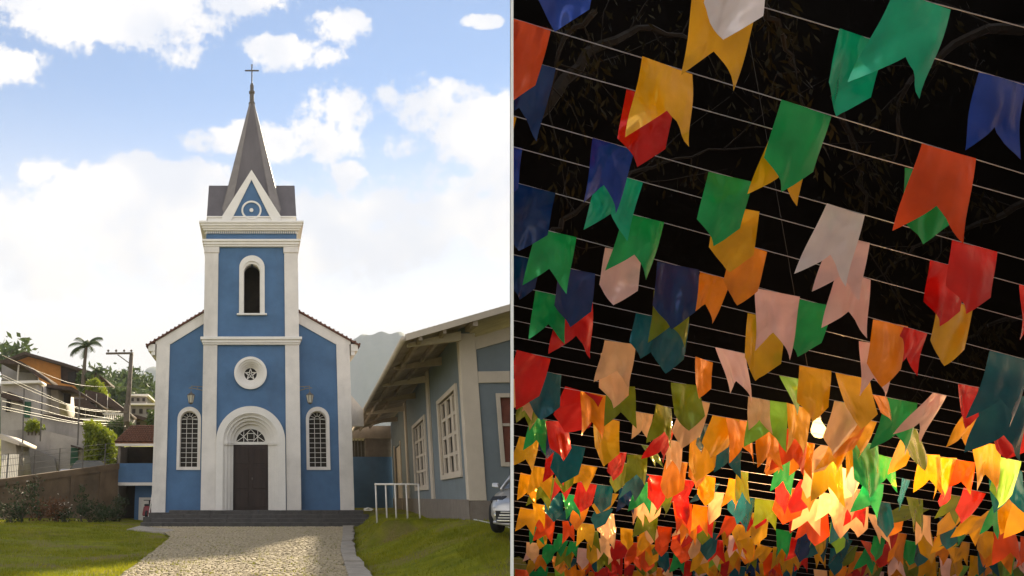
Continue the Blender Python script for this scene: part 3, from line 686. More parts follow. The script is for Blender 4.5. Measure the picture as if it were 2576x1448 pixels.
for s_ in (.45, 1.15):                                                    # purlins
    w = MB(); pa, pb = Vector(up(e0, s_)), Vector(up(e1, s_)); w.hexa([(pa.x-.05, pa.y-.0, pa.z-.16), (pa.x+.05, pa.y, pa.z-.16), (pb.x+.05, pb.y, pb.z-.16), (pb.x-.05, pb.y, pb.z-.16), (pa.x-.05, pa.y, pa.z+.0), (pa.x+.05, pa.y, pa.z+.02), (pb.x+.05, pb.y, pb.z+.02), (pb.x-.05, pb.y, pb.z+.0)]); part(w, 'purlin', M['soffit'], rb)
for s_ in (2.05, 3.6): 
    w = MB(); pa = Vector(up(e0, s_)); w.box(pa.x-.07, pa.x+.07, pa.y, YC, pa.z-.2, pa.z-.01); part(w, 'purlin', M['soffit'], rb)
# rear wing with its barred opening
rw = thing('rear_wing', (6, 56, 1), 'shaded blue rear wall with a barred opening between church and side building', 'building')
w = MB(); w.box(4.9, 9.4, 56.2, 56.5, .6, 4.3); part(w, 'wall', M['greyblue'] if False else M['blue'], rw)
w = MB(); w.box(7.6, 9.4, 56.19, 56.5, 4.3, 6.4); part(w, 'wall', M['plinth'], rw)
w = MB(); w.box(6.6, 9.6, 56.0, 58.5, 5.55, 6.4); part(w, 'lintel', M['soffit'], rw)
for i in range(12):
    w = MB(); x = 5.0+i*.23; w.box(x, x+.05, 56.3, 56.35, 4.3, 5.5); part(w, 'bar', M['iron'], rw)
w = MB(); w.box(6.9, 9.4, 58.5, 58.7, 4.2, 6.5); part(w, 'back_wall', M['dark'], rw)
# railing
rl = thing('handrail', (4.5, 31, .72), 'white tubular handrail on the grass before the side building', 'railing')
pa, pb = Vector((4.53, 31, 2.07)), Vector((5.95, 30, 2.05))
for i in range(5):
    p = pa.lerp(pb, [0, .24, .46, .72, 1][i]); w = MB(); w.tube([(p.x, p.y, .5), (p.x, p.y, p.z)], .032, 8); part(w, 'post', M['rail'], rl, smooth=True)
w = MB(); w.tube([pa+Vector((-.03, 0, 0)), pb+Vector((.03, 0, 0))], .036, 8); part(w, 'top_rail', M['rail'], rl, smooth=True)
w = MB(); pts = []
for i in range(22):
    t_ = i/21; px = lerp(1192, 1300, t_); py = 1302+28*math.sin(t_*1.5)+3*math.sin(t_*9); y_ = lerp(23.2, 19.0, t_); p = at(px, py, y_); pts.append((p.x, p.y, gz(p.x, p.y)+.0))
w.tube(pts, .018, 5); tag(w.build('garden_hose', M['hose']), 'pale garden hose lying on the grass beside the silver car', 'hose')
w = MB(); p = at(895, 1279, 37.9); w.box(-.16, .16, -.1, .1, 0, .05); w.tube([(-.2, 0, .06), (0, -.05, .12), (.22, 0, .05)], .03, 6); o = w.build('cut_branches', M['rail']); o.location = (5.15, 37.9, 1.0)
tag(o, 'small pale bundle lying on the right end of the church steps', 'bundle')

# ------------------------------------------------------------------ silver car
car = thing('parked_car', (8.05, 19.4, .80), 'silver parked car with grille and headlight, half hidden at the right wall', 'car', rz=R(0))
CX, CY, CZ = 6.52, 18.5, .86          # local +x is the nose
def cloc(o): 
    o.parent = car; return o
car.location = (CX, CY, CZ); car.rotation_euler = (0, 0, R(240))
st_ = [ # x, half width, z low, z belt, z top
 (2.12, .40, .26, .50, .56), (2.06, .62, .20, .56, .63), (1.95, .74, .17, .62, .70), (1.7, .82, .17, .70, .78), (1.3, .86, .18, .80, .87), (.9, .87, .18, .86, .93),
 (.3, .87, .18, .88, .97), (-.9, .87, .18, .90, .98), (-1.5, .86, .18, .90, 1.0), (-1.95, .80, .22, .86, .96), (-2.1, .6, .28, .78, .86)]
w = MB(); ring = 14
for x, hw, zl, zb, zt in st_:
    pr = [(0, zl), (hw*.6, zl), (hw*.92, zl+.06), (hw, lerp(zl, zb, .4)), (hw*.985, lerp(zl, zb, .75)), (hw*.93, zb), (hw*.7, lerp(zb, zt, .7)), (0, zt)]
    full = [(y, z) for y, z in pr]+[(-y, z) for y, z in pr[-2:0:-1]]
    w.v += [(x, y, z) for y, z in full]
n = 14
for i in range(len(st_)-1):
    for j in range(n): w.f.append((i*n+j, i*n+(j+1) % n, (i+1)*n+(j+1) % n, (i+1)*n+j))
w.f.append(tuple(range(n))); w.f.append(tuple((len(st_)-1)*n+j for j in range(n))[::-1])
body = cloc(w.build('car_body', M['silver'], None, smooth=True))
w = MB()   # cabin glass and roof
cab = [(.95, .70, .92), (.25, .62, 1.26), (-.9, .62, 1.29), (-1.75, .66, .98)]
w.v = [(x, s*hw, z) for x, hw, z in cab for s in (-1, 1)]+[(x, s*.80, .90) for x, hw, z in cab for s in (-1, 1)]
w.f = [(0, 1, 3, 2), (4, 5, 7, 6), (8, 9, 1, 0), (0, 2, 10, 8), (2, 4, 12, 10), (4, 6, 14, 12), (1, 9, 11, 3), (3, 11, 13, 5), (5, 13, 15, 7), (6, 7, 15, 14)]
cloc(w.build('windows', M['carglass'], None))
w = MB(); w.hexa([(.32, -.60, 1.245), (.32, .60, 1.245), (-.95, .60, 1.28), (-.95, -.60, 1.28), (.28, -.56, 1.285), (.28, .56, 1.285), (-.9, .56, 1.32), (-.9, -.56, 1.32)]); cloc(w.build('roof_panel', M['silver'], None, bevel=.02))
w = MB()
for s in (-1, 1): w.tube([(.98, s*.74, .90), (.3, s*.62, 1.26), (-.9, s*.62, 1.29), (-1.8, s*.68, .95)], .035, 6)
cloc(w.build('window_pillars', M['silver'], None, smooth=True))
for s in (-1, 1):
    w = MB(); w.hexa([(1.93, s*.50, .60), (1.72, s*.80, .60), (1.55, s*.80, .70), (1.75, s*.45, .70), (1.96, s*.50, .68), (1.74, s*.815, .68), (1.55, s*.80, .76), (1.72, s*.45, .775)]); h_ = cloc(w.build('headlight', M['black'], None, bevel=.015))
    w = MB(); w.lathe([(.01, .0), (.05, .02), (.05, .05), (.02, .07)], (1.87, s*.60), 10); o = w.build('headlamp_bulb', M['chrome'], h_); o.location = (0, 0, .62)
    w = MB(); w.box(1.98, 2.06, s*.62-.06, s*.62+.06, .34, .42); cloc(w.build('fog_light', M['chrome'], None, bevel=.02))
for s in range(4):
    w = MB(); hw = .60-.03*s; z = .26+s*.055; w.box(2.04, 2.165-.0*s, -hw, hw, z, z+.03); cloc(w.build('grille_slat', M['chrome'] if s % 2 == 0 else M['silver'], None, bevel=.006))
w = MB(); w.box(2.03, 2.13, -.62, .62, .235, .47); cloc(w.build('grille', M['black'], None))
w = MB(); w.tube([(1.97, -.70, .24), (2.08, -.50, .21), (2.14, 0, .20), (2.08, .50, .21), (1.97, .70, .24)], .035, 6); w.tube([(1.97, -.68, .53), (2.07, -.45, .51), (2.13, 0, .50), (2.07, .45, .51), (1.97, .68, .53)], .03, 6)
cloc(w.build('bumper', M['silver'], None, smooth=True))
wh = None
for x in (1.28, -1.35):
    for s in (-1, 1):
        w = MB(); w.lathe([(.20, -.10), (.30, -.10), (.325, -.06), (.325, .06), (.30, .10), (.20, .10)], (0, 0), 20)
        o = cloc(w.build('wheel', M['tyre'], None, smooth=False)); o.rotation_euler = (math.pi/2, 0, 0); o.location = (x, s*.80, .325)
        w = MB(); w.lathe([(.21, -.09), (.21, .09), (.18, .10), (.05, .07), (.04, .095), (0.01, .10)], (0, 0), 16); r_ = w.build('rim', M['chrome'], o)
    w = MB(); w.box(x-.38, x+.38, -.86, .86, .3, .66); cloc(w.build('wheel_arch', M['black'], None, bevel=.05)).scale = (1, .98, 1)
for s in (-1, 1):
    w = MB(); w.hexa([(.75, s*.84, .93), (.62, s*.84, .93), (.62, s*1.0, .95), (.75, s*1.0, .95), (.72, s*.86, 1.05), (.62, s*.86, 1.05), (.62, s*1.0, 1.05), (.72, s*1.0, 1.05)]); cloc(w.build('wing_mirror', M['silver'], None, bevel=.02))

# ------------------------------------------------------------------ annex left of the church
an = thing('blue_annex', (-6.6, 44, .3), 'small two-storey blue annex with tiled roof and open balcony left of the church', 'building')
w = MB(); w.box(-7.5, -5.3, 44, 44.15, 2.36, 3.37); part(w, 'balcony_wall', M['blue'], an)
w = MB(); w.box(-7.62, -5.3, 43.8, 44.3, 2.20, 2.36); part(w, 'balcony_slab', M['white'], an)
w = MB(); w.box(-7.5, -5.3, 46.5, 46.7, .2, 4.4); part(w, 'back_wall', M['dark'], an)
w = MB(); w.box(-7.5, -7.36, 44.02, 46.5, .2, 4.3); part(w, 'side_wall', M['plinth'], an)
w = MB(); w.box(-6.62, -5.3, 44.9, 45.1, .2, 2.20); part(w, 'lower_wall', M['blue'], an)
w = MB(); w.box(-6.38, -5.62, 44.84, 44.9, .3, 1.58); part(w, 'white_door', M['greyblue'] if False else M['white'], an, .01)
w = MB(); w.box(-7.62, -5.2, 43.75, 43.87, 4.27, 4.40); part(w, 'gutter', M['white'], an)
w = MB(); w.hexa([(-7.65, 43.8, 4.38), (-5.2, 43.8, 4.38), (-5.2, 46.6, 5.5), (-7.2, 46.6, 5.5), (-7.65, 43.8, 4.46), (-5.2, 43.8, 4.46), (-5.2, 46.6, 5.58), (-7.2, 46.6, 5.58)]); part(w, 'roof', M['tile'], an)
w = MB()
for i in range(17):
    x = -7.6+i*.15
    for j in range(8):
        a, b_ = j/8, (j+1)/8; xo = .45*a*(1-i/17)
        w.tube([(x+xo, lerp(43.78, 46.6, a), lerp(4.45, 5.57, a)+.05), (x+xo*1.0, lerp(43.78, 46.6, b_)+.05, lerp(4.45, 5.57, b_)+.03)], [.075, .06], 5, False)
part(w, 'roof_tiles', M['tile'], an); tag(bpy.data.objects[-1] if False else an)
w = MB(); w.tube([at(372, 1312, 41), at(383, 1243, 41.3)], .03, 6); tag(w.build('leaning_pole', M['rail']), 'white pole leaning against the left corner of the church', 'pole')
sc_ = thing('scooter', (-5.55, 42.4, .42), 'dark red scooter parked behind the left corner of the church', 'scooter')
w = MB(); w.hexa([(-.22, -.6, .25), (.22, -.6, .25), (.2, .5, .25), (-.2, .5, .25), (-.16, -.5, .75), (.16, -.5, .75), (.12, .2, .62), (-.12, .2, .62)]); w.build('body', M['red'], sc_, bevel=.05)
w = MB(); w.box(-.15, .15, -.45, .3, .74, .84); w.build('seat', M['black'], sc_, bevel=.03)
for y_ in (-.5, .75):
    w = MB(); w.lathe([(.12, -.05), (.26, -.05), (.27, .05), (.12, .05)], (0, 0), 16); o = w.build('wheel', M['tyre'], sc_); o.rotation_euler = (0, math.pi/2, 0); o.location = (0, y_, .27)
w = MB(); w.tube([(0, .72, .3), (0, .5, 1.0)], .04, 6); w.tube([(-.3, .48, 1.02), (.3, .48, 1.02)], .02, 6); w.build('handlebar', M['black'], sc_)

# ------------------------------------------------------------------ retaining wall with fence
rt = thing('retaining_wall', (-9, 38, 0), 'stained brown cement retaining wall with piers along the left lawn', 'wall')
wa, wb = Vector((-14.5, 33.5, 0)), Vector((-7.35, 43.6, 0))
def wz(t_): return lerp(1.75, 3.32, t_)
dr = (wb-wa); nrm = Vector((dr.y, -dr.x, 0)).normalized()
w = MB(); nseg = 10
for i in range(nseg):
    t0, t1 = i/nseg, (i+1)/nseg; p0, p1 = wa.lerp(wb, t0), wa.lerp(wb, t1); b0q, b1q = p0-nrm*.25, p1-nrm*.25
    w.hexa([(p0.x, p0.y, 0), (p1.x, p1.y, 0), (b1q.x, b1q.y, 0), (b0q.x, b0q.y, 0), (p0.x, p0.y, wz(t0)), (p1.x, p1.y, wz(t1)), (b1q.x, b1q.y, wz(t1)), (b0q.x, b0q.y, wz(t0))])
part(w, 'wall_body', M['cement_wall'], rt)
w = MB(); p0, p1 = wa+nrm*.06, wb+nrm*.06; b0q, b1q = wa-nrm*.3, wb-nrm*.3
w.hexa([(p0.x, p0.y, wz(0)-.28), (p1.x, p1.y, wz(1)-.28), (b1q.x, b1q.y, wz(1)-.28), (b0q.x, b0q.y, wz(0)-.28), (p0.x, p0.y, wz(0)+.03), (p1.x, p1.y, wz(1)+.03), (b1q.x, b1q.y, wz(1)+.03), (b0q.x, b0q.y, wz(0)+.03)])
part(w, 'coping', M['cement_wall'], rt)
for t_ in (.12, .36, .56, .74, .9):
    c_ = wa.lerp(wb, t_); u_ = dr.normalized()*.14; w = MB(); q = [c_-u_+nrm*.09, c_+u_+nrm*.09, c_+u_-nrm*.05, c_-u_-nrm*.05]
    w.hexa([(a.x, a.y, 0) for a in q]+[(a.x, a.y, wz(t_)-.28) for a in q]); part(w, 'pier', M['cement_wall'], rt)
fn = thing('wire_fence', (-9, 38, 2.5), 'thin dark posts with wires standing on the brown retaining wall', 'fence')
for i in range(8):
    t_ = .05+i*.125; c_ = wa.lerp(wb, t_)-nrm*.12; w = MB(); w.tube([(c_.x, c_.y, wz(t_)), (c_.x, c_.y, wz(t_)+1.15)], .03, 5); part(w, 'post', M['iron'], fn)
for h in (.3, .6, .9, 1.12):
    w = MB(); w.tube([wa-nrm*.12+Vector((0, 0, wz(0)+h)), wb-nrm*.12+Vector((0, 0, wz(1)+h))], .010, 4); part(w, 'wire', M['iron'], fn)

def leaves(n, fn_, size, rnd, up_=0.0):
    w = MB()
    for _ in range(n):
        p = Vector(fn_()); a = Vector((rnd.gauss(0, 1), rnd.gauss(0, 1), rnd.gauss(0, 1))).normalized(); b_ = a.cross(Vector((rnd.gauss(0, 1), rnd.gauss(0, 1), rnd.gauss(0, 1)))).normalized()
        s_ = size*rnd.uniform(.6, 1.3); w.add([p-a*s_, p+b_*s_*.45, p+a*s_, p-b_*s_*.45], [(0, 1, 2, 3)])
    return w
def raw(w, name, m, parent=None):
    me = bpy.data.meshes.new(name); me.from_pydata(w.v, [], w.f); return link(name, me, m, parent)
rl_ = random.Random(5)
def shrub(x, y, h, r, m, label, fl=None, name='shrub'):
    root = thing(name, (x, y, gz(x, y)), label, 'shrub', 'shrubs along the retaining wall')
    cl = [(rl_.gauss(0, r*.45), rl_.gauss(0, r*.4), rl_.uniform(.15, 1)*h) for _ in range(16)]
    def f_():
        c_ = rl_.choice(cl); k = .28*r+.1; return (c_[0]+rl_.gauss(0, k)*.6, c_[1]+rl_.gauss(0, k)*.6, max(.02, c_[2]+rl_.gauss(0, k)*.6))
    raw(leaves(int(420*h*r)+150, f_, .07, rl_), 'foliage', m, root)
    w = MB()
    for c_ in cl[:7]: w.tube([(0, 0, 0), (c_[0]*.5, c_[1]*.5, c_[2]*.5), c_], [.025, .015, .006], 4)
    w.build('stem', M['trunk'], root)
    if fl: raw(leaves(26, f_, .05, rl_), 'flowers', fl, root)
for (px, y, h, r, k, lb, fl) in [(55, 34.6, 1.6, .7, 'bush', 'tall dark shrub with white flowers against the left end of the brown wall', 'petal'),
        (30, 34.2, .7, .5, 'bush', 'low dark bush under the white-flowered shrub at the far left', 'petal'), (100, 35.6, .8, .5, 'orangeleaf', 'orange-leaved shrub between the white-flowered shrub and the first wall pier', None),
        (140, 36.4, 1.0, .4, 'orangeleaf', 'yellow and orange shrub in front of the second wall pier', 'petal'), (160, 36.8, .5, .5, 'bush', 'low dark shrub right of the orange shrubs', 'petal'),
        (205, 38.0, 1.5, .25, 'bush', 'slim upright dark shrub midway along the brown wall', None), (225, 38.4, .7, .6, 'bush', 'wide low dark shrub at the foot of the slim upright one', None),
        (255, 40.0, .8, .5, 'bush', 'dark shrub before the third pier of the brown wall', None), (300, 41.4, 1.1, .4, 'bush', 'pointed dark shrub beside the entrance of the blue annex', None),
        (285, 41.2, .5, .5, 'bush', 'low dark plants left of the pointed shrub by the annex', None)]:
    p = at(px, 1300, y); shrub(p.x, y, h, r, M[k], lb, M[fl] if fl else None)

# ------------------------------------------------------------------ hillside houses, utility pole, palms
def pbox(root, name, m, px0, px1, py0, py1, y, depth=6):
    a = at(px0, py1, y); b_ = at(px1, py0, y); w = MB(); w.box(a.x, b_.x, y, y+depth, a.z, b_.z); return part(w, name, m, root)
def poly(root, name, m, pts, y, depth):
    q = [(at(px, py, y).x, at(px, py, y).z) for px, py in pts]; return pplate(name, [q], y, y+depth, m, root)
def house(name, px, py, y, label, cat='house'): 
    p = at(px, py, y); return thing(name, p, label, cat)
# ochre house
h = house('ochre_house', 130, 1000, 90, 'orange house under a dark gabled roof on top of the left hillside')
poly(h, 'wall', M['ochre'], [(14, 960), (14, 905), (62, 890), (152, 918), (152, 985), (60, 975)], 90, 8)
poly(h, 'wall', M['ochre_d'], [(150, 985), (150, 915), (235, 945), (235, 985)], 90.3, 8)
poly(h, 'roof', M['tilebrown'], [(0, 908), (62, 884), (160, 912), (250, 941), (250, 947), (160, 919), (62, 891), (0, 914)], 88.5, 10)
poly(h, 'balcony', M['ochre'], [(145, 962), (200, 972), (205, 986), (145, 980)], 88.8, 2)
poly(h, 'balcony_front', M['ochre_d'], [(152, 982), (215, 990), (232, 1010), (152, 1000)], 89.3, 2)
pbox(h, 'window', M['glass'], 170, 190, 935, 958, 90.1, .2); pbox(h, 'window', M['glass'], 200, 215, 940, 960, 90.1, .2)
# shed with lean-to roof
h = house('lean_to_shed', 45, 960, 70, 'open grey lean-to shed with a white post below the orange house', 'shed')
poly(h, 'roof', M['tilebrown'], [(0, 905), (52, 908), (104, 943), (100, 950), (50, 916), (0, 913)], 69, 6)
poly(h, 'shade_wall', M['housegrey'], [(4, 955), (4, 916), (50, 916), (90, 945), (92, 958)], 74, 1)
pbox(h, 'post', M['white'], 42, 47, 914, 960, 69.2, .3)
# white house at left
h = house('white_house', 60, 1060, 62, 'white two-window house at the far left of the hillside')
poly(h, 'wall', M['housewhite'], [(2, 1115), (2, 962), (95, 960), (98, 1060), (92, 1105)], 62, 8)
pbox(h, 'window', M['green'], 60, 78, 1010, 1050, 61.9, .2); pbox(h, 'window', M['glass'], 14, 27, 1003, 1035, 61.9, .2)
poly(h, 'awning', M['tilebrown'], [(2, 990), (22, 984), (50, 1005), (45, 1010), (2, 998)], 60.5, 2)
poly(h, 'eave', M['white'], [(2, 958), (100, 956), (100, 962), (2, 966)], 61.5, 2)
h = house('grey_block', 128, 1000, 66, 'small pale block with a dark flat roof right of the white house')
poly(h, 'wall', M['housewhite'], [(92, 1045), (92, 972), (145, 975), (150, 1045)], 66, 6)
poly(h, 'roof', M['tilebrown'], [(86, 962), (180, 972), (240, 1010), (236, 1014), (180, 980), (86, 970)], 64.5, 6)
pbox(h, 'window', M['dark'], 150, 178, 985, 1015, 68, .2)
# terrace house with dark tiled roofs stepping down
h = house('terrace_house', 220, 1010, 78, 'dark-roofed terrace house stepping down the hill behind the power lines')
poly(h, 'wall', M['housegrey'], [(140, 1060), (140, 990), (230, 995), (320, 1040), (320, 1065)], 78, 6)
poly(h, 'roof', M['tilebrown'], [(215, 980), (262, 990), (322, 1036), (318, 1042), (255, 1016), (210, 1008)], 76.5, 6)
poly(h, 'roof', M['tilebrown'], [(150, 1003), (212, 1003), (250, 1030), (245, 1036), (190, 1020), (150, 1012)], 75.5, 4)
for px in (160, 176, 196, 214, 240, 268): pbox(h, 'post', M['white'], px, px+3, 990, 1050, 76, .2)
pbox(h, 'window', M['dark'], 160, 190, 1022, 1045, 77.9, .2); pbox(h, 'window', M['dark'], 200, 225, 1024, 1048, 77.9, .2); pbox(h, 'window', M['dark'], 235, 262, 1030, 1050, 77.9, .2)
pbox(h, 'slab', M['white'], 170, 262, 1052, 1058, 75, 1)
bal = h
for i in range(11): pbox(h, 'baluster', M['white'], 262+i*5.2, 264.5+i*5.2, 1042, 1056, 74, .25)
pbox(h, 'handrail', M['white'], 258, 322, 1039, 1042, 74, .3)
# lower white buildings
h = house('lower_building', 160, 1110, 55, 'weathered white lower building with a sloping top and dark green gate')
poly(h, 'wall', M['housewhite'], [(20, 1082), (92, 1078), (205, 1105), (215, 1110), (215, 1185), (150, 1185), (60, 1170), (20, 1110)], 55, 6)
poly(h, 'upper_wall', M['housewhite'], [(92, 1080), (92, 1040), (210, 1060), (214, 1110), (150, 1100)], 58, 4)
poly(h, 'ledge', M['tilebrown'], [(105, 1040), (180, 1048), (214, 1058), (214, 1064), (180, 1056), (105, 1046)], 57.6, 2)
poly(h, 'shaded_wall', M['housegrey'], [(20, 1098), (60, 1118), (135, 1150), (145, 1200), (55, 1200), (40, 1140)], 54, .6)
pbox(h, 'gate', M['green'], 176, 197, 1122, 1170, 54.8, .2)
poly(h, 'canopy', M['tilebrown'], [(178, 1118), (205, 1126), (205, 1130), (178, 1123)], 54, 1)
h = house('gatehouse', 25, 1150, 50, 'small white hut with a pale picket fence at the far left edge')
poly(h, 'wall', M['housewhite'], [(2, 1215), (2, 1105), (40, 1115), (46, 1200)], 50, 3)
poly(h, 'roof', M['cream'], [(0, 1090), (48, 1112), (48, 1120), (0, 1104)], 49, 4)
for i in range(10): 
    w = pbox(h, 'picket', M['white'], 3+i*4.3, 5.6+i*4.3, 1142, 1208, 48, .08)
# far houses behind pole
h = house('flat_roofed_house', 365, 1010, 120, 'pale grey flat-roofed house between the utility pole and the church')
pbox(h, 'wall', M['housegrey'], 325, 368, 995, 1015, 120, 8); pbox(h, 'roof', M['white'], 322, 374, 991, 995, 119, 10)
poly(h, 'lower_wall', M['housegrey'], [(322, 1018), (390, 1016), (392, 1055), (322, 1060)], 112, 8); pbox(h, 'lower_roof', M['white'], 320, 392, 1014, 1018, 111, 9)
for px in (330, 344, 358): pbox(h, 'window', M['glass'], px, px+7, 1001, 1009, 119.9, .2)
for px in (332, 350, 368): pbox(h, 'window', M['glass'], px, px+9, 1028, 1040, 111.9, .2)
h = house('tile_roofed_house', 350, 1040, 84, 'low house with brown tiled roof and arch beside the utility pole')
poly(h, 'roof', M['tilebrown'], [(315, 1048), (340, 1042), (375, 1052), (378, 1060), (345, 1052), (318, 1060)], 84, 5)
poly(h, 'wall', M['housegrey'], [(318, 1092), (318, 1052), (376, 1056), (376, 1092)], 86, 4); pbox(h, 'window', M['dark'], 335, 352, 1062, 1078, 85.9, .2)

# hedge
def tuftbox(name, label, m, pts, y, d, n, size, cat='hedge'):
    root = thing(name, at(pts[0][0], pts[0][1], y), label, cat)
    xs_ = [p[0] for p in pts]; 
    q = [(at(a, b_, y).x, at(a, b_, y).z) for a, b_ in pts]
    def inside(x, z):
        c_ = False
        for i in range(len(q)):
            x1, z1 = q[i]; x2, z2 = q[i-1]
            if (z1 > z) != (z2 > z) and x < (x2-x1)*(z-z1)/(z2-z1)+x1: c_ = not c_
        return c_
    xa_, xb_ = min(a for a, _ in q), max(a for a, _ in q); za_, zb_ = min(b for _, b in q), max(b for _, b in q)
    def f_():
        while True:
            x, z = rl_.uniform(xa_, xb_), rl_.uniform(za_, zb_)
            if inside(x, z): 
                dd = rl_.uniform(0, d); yy = y+dd+.25*math.sin(x*5)
                return (x+rl_.gauss(0, .07), yy, z+rl_.gauss(0, .1))
    o = raw(leaves(n, f_, size, rl_), 'foliage', m, root); o.matrix_parent_inverse = root.matrix_basis.inverted()
    w = MB(); 
    for k in range(4):
        x = lerp(xa_, xb_, (k+.5)/4); w.tube([(x, y+d*.5, za_-.3), (x, y+d*.5, lerp(za_, zb_, .7))], .06, 5)
    part(w, 'stem', M['trunk'], root)
tuftbox('clipped_hedge', 'tall bright green hedge beside the white lower building', M['hedge'], [(208, 1175), (208, 1062), (232, 1060), (262, 1078), (283, 1095), (290, 1130), (290, 1160), (262, 1175)], 52, 2.2, 9000, .12)
tuftbox('bush', 'small bright bush in front of the white house wall', M['hedge'], [(62, 1080), (66, 1060), (82, 1055), (100, 1070), (96, 1082)], 54.5, 1, 500, .13, 'bush')
tuftbox('bush', 'green bushes under the orange house beside the lower palm', M['hedge'], [(205, 1000), (215, 960), (238, 950), (262, 985), (270, 1008), (240, 1012)], 80, 4, 2600, .25, 'bush')
tuftbox('bush', 'dark bush against the orange house, below the tall palm', M['leaf'], [(186, 965), (196, 938), (222, 936), (240, 952), (236, 990), (200, 985)], 86, 3, 1500, .28, 'bush')
tuftbox('bush', 'dark bushes at the foot of the utility pole', M['leaf'], [(262, 1095), (270, 1058), (300, 1052), (330, 1066), (326, 1100), (300, 1110)], 60, 3, 2400, .16, 'bush')
tuftbox('bush', 'green bush against the church corner beside the far houses', M['leaf'], [(372, 1100), (368, 1050), (378, 1030), (394, 1036), (398, 1100)], 70, 2, 1200, .2, 'bush')
# trees on the hill behind, each by itself
def tree(x, y, z, h, r, label, m, n=420, seed=0):
    rr = random.Random(seed); root = thing('broadleaf_tree', (x, y, z), label, 'tree', 'trees on the hillside')
    w = MB(); w.tube([(0, 0, -1), (.1*r, 0, h*.45), (0, .1*r, h*.8)], [.05*h, .035*h, .01*h], 6)
    for _ in range(5):
        a = rr.uniform(0, 6.28); w.tube([(0, 0, h*rr.uniform(.3, .5)), (math.cos(a)*r*.6, math.sin(a)*r*.6, h*rr.uniform(.6, .9))], [.02*h, .006*h], 5)
    w.build('trunk', M['trunk'], root)
    cl = [(rr.gauss(0, r*.45), rr.gauss(0, r*.45), h*rr.uniform(.45, .95), rr.uniform(.22, .4)*r) for _ in range(12)]
    def f_():
        c_ = rr.choice(cl); return (c_[0]+rr.gauss(0, c_[3])*.7, c_[1]+rr.gauss(0, c_[3])*.7, c_[2]+rr.gauss(0, c_[3])*.55)
    raw(leaves(n, f_, r*.13, rr), 'crown', m, root)
tl = [(252, 990, 150, 7, 4, 'first tree from the palms on the hill crest'), (275, 978, 160, 8, 5, 'second tree from the palms on the hill crest'), (297, 976, 165, 8, 5, 'third tree on the hill crest, left of the utility pole'),
      (318, 985, 170, 7, 4.5, 'fourth tree on the hill crest, just left of the utility pole'), (342, 996, 175, 7, 4.5, 'tree right of the utility pole on the hill crest'), (362, 1006, 175, 7, 4.5, 'tree on the hill crest above the flat-roofed house'),
      (382, 1015, 175, 7, 4.5, 'tree on the hill crest touching the church outline'), (285, 1010, 130, 6, 4, 'lower tree on the slope above the balustrade'), (308, 1020, 130, 6, 4, 'lower tree on the slope beside the pole'), (8, 910, 120, 7, 5, 'tree at the far left edge above the orange house roof')]
for i, (px, py, y, hh, r, lb) in enumerate(tl):
    p = at(px, py, y); tree(p.x, p.y, p.z-hh*.55, hh, r, lb, M['leaf'], 520, i)
# palms
def palm(px, py_top, py_base, y, r, label, seed):
    rr = random.Random(seed); a, b_ = at(px-8, py_base, y), at(px, py_top, y); root = thing('palm_tree', a, label, 'palm tree', 'palms on the hillside')
    d = b_-a; w = MB(); w.tube([(0, 0, -1), (d.x*.3, 0, d.z*.5), (d.x, 0, d.z)], [.26, .19, .13], 7); w.build('trunk', M['trunk'], root)
    for i in range(13):
        az = i*2.4+rr.uniform(-.2, .2); el = rr.uniform(.1, 1.25); w = MB(); pts = []; p = Vector((d.x, 0, d.z)); n_ = 9
        for k in range(n_):
            pts.append(p.copy()); e = el-1.9*(k/n_)**1.3; p = p+Vector((math.cos(az)*math.cos(e), math.sin(az)*math.cos(e), math.sin(e)))*r/n_*1.15
        w.tube(pts, [.05*(1-k/n_)+.012 for k in range(n_)], 4)
        side = Vector((-math.sin(az), math.cos(az), 0))
        for k in range(1, n_):
            for q in (0, .5):
                c_ = pts[k-1].lerp(pts[k], q); dirn = (pts[k]-pts[k-1]).normalized(); L_ = r*.30*(math.sin(math.pi*(k-.5+q)/n_)+.25)
                for s in (-1, 1):
                    tip = c_+side*s*L_*.8+dirn*L_*.5+Vector((0, 0, -L_*.55)); w.add([c_, c_+dirn*.14, tip], [(0, 1, 2)])
        me = bpy.data.meshes.new('frond'); me.from_pydata(w.v, [], w.f); link('frond', me, M['palm'], root)
palm(218, 872, 950, 84, 2.1, 'taller palm tree rising behind the orange house', 1)
palm(242, 938, 985, 84, 1.35, 'shorter palm tree right of the taller palm', 4)
# utility pole and lines
up_ = thing('utility_pole', at(316, 1100, 60), 'leaning utility pole with a long crossarm and insulators', 'utility pole')
pt, pbm = at(331, 886, 60), at(315, 1120, 60)
w = MB(); w.tube([pbm, pt], [.24, .15], 8); part(w, 'pole', M['pole'], up_, smooth=True)
ca, cb = at(268, 890, 60), at(334, 889, 60); w = MB(); w.tube([ca+Vector((0, -.2, 0)), cb+Vector((0, -.2, 0))], .085, 4); part(w, 'crossarm', M['pole'], up_)
w = MB(); w.tube([at(296, 892, 59.8), at(328, 915, 59.9)], .04, 5); part(w, 'brace', M['pole'], up_)
for px in (272, 292, 312, 330):
    p = at(px, 888, 59.8); w = MB(); w.lathe([(.03, 0), (.03, .12), (.09, .14), (.09, .22), (.04, .28)], (p.x, p.y), 8); o = part(w, 'insulator', M['pole'], up_); o.location.z += p.z
p = at(322, 1000, 59.7); w = MB(); w.box(p.x-.25, p.x+.2, p.y-.3, p.y, p.z-1.8, p.z-.6); part(w, 'junction_box', M['pole'], up_, .02)
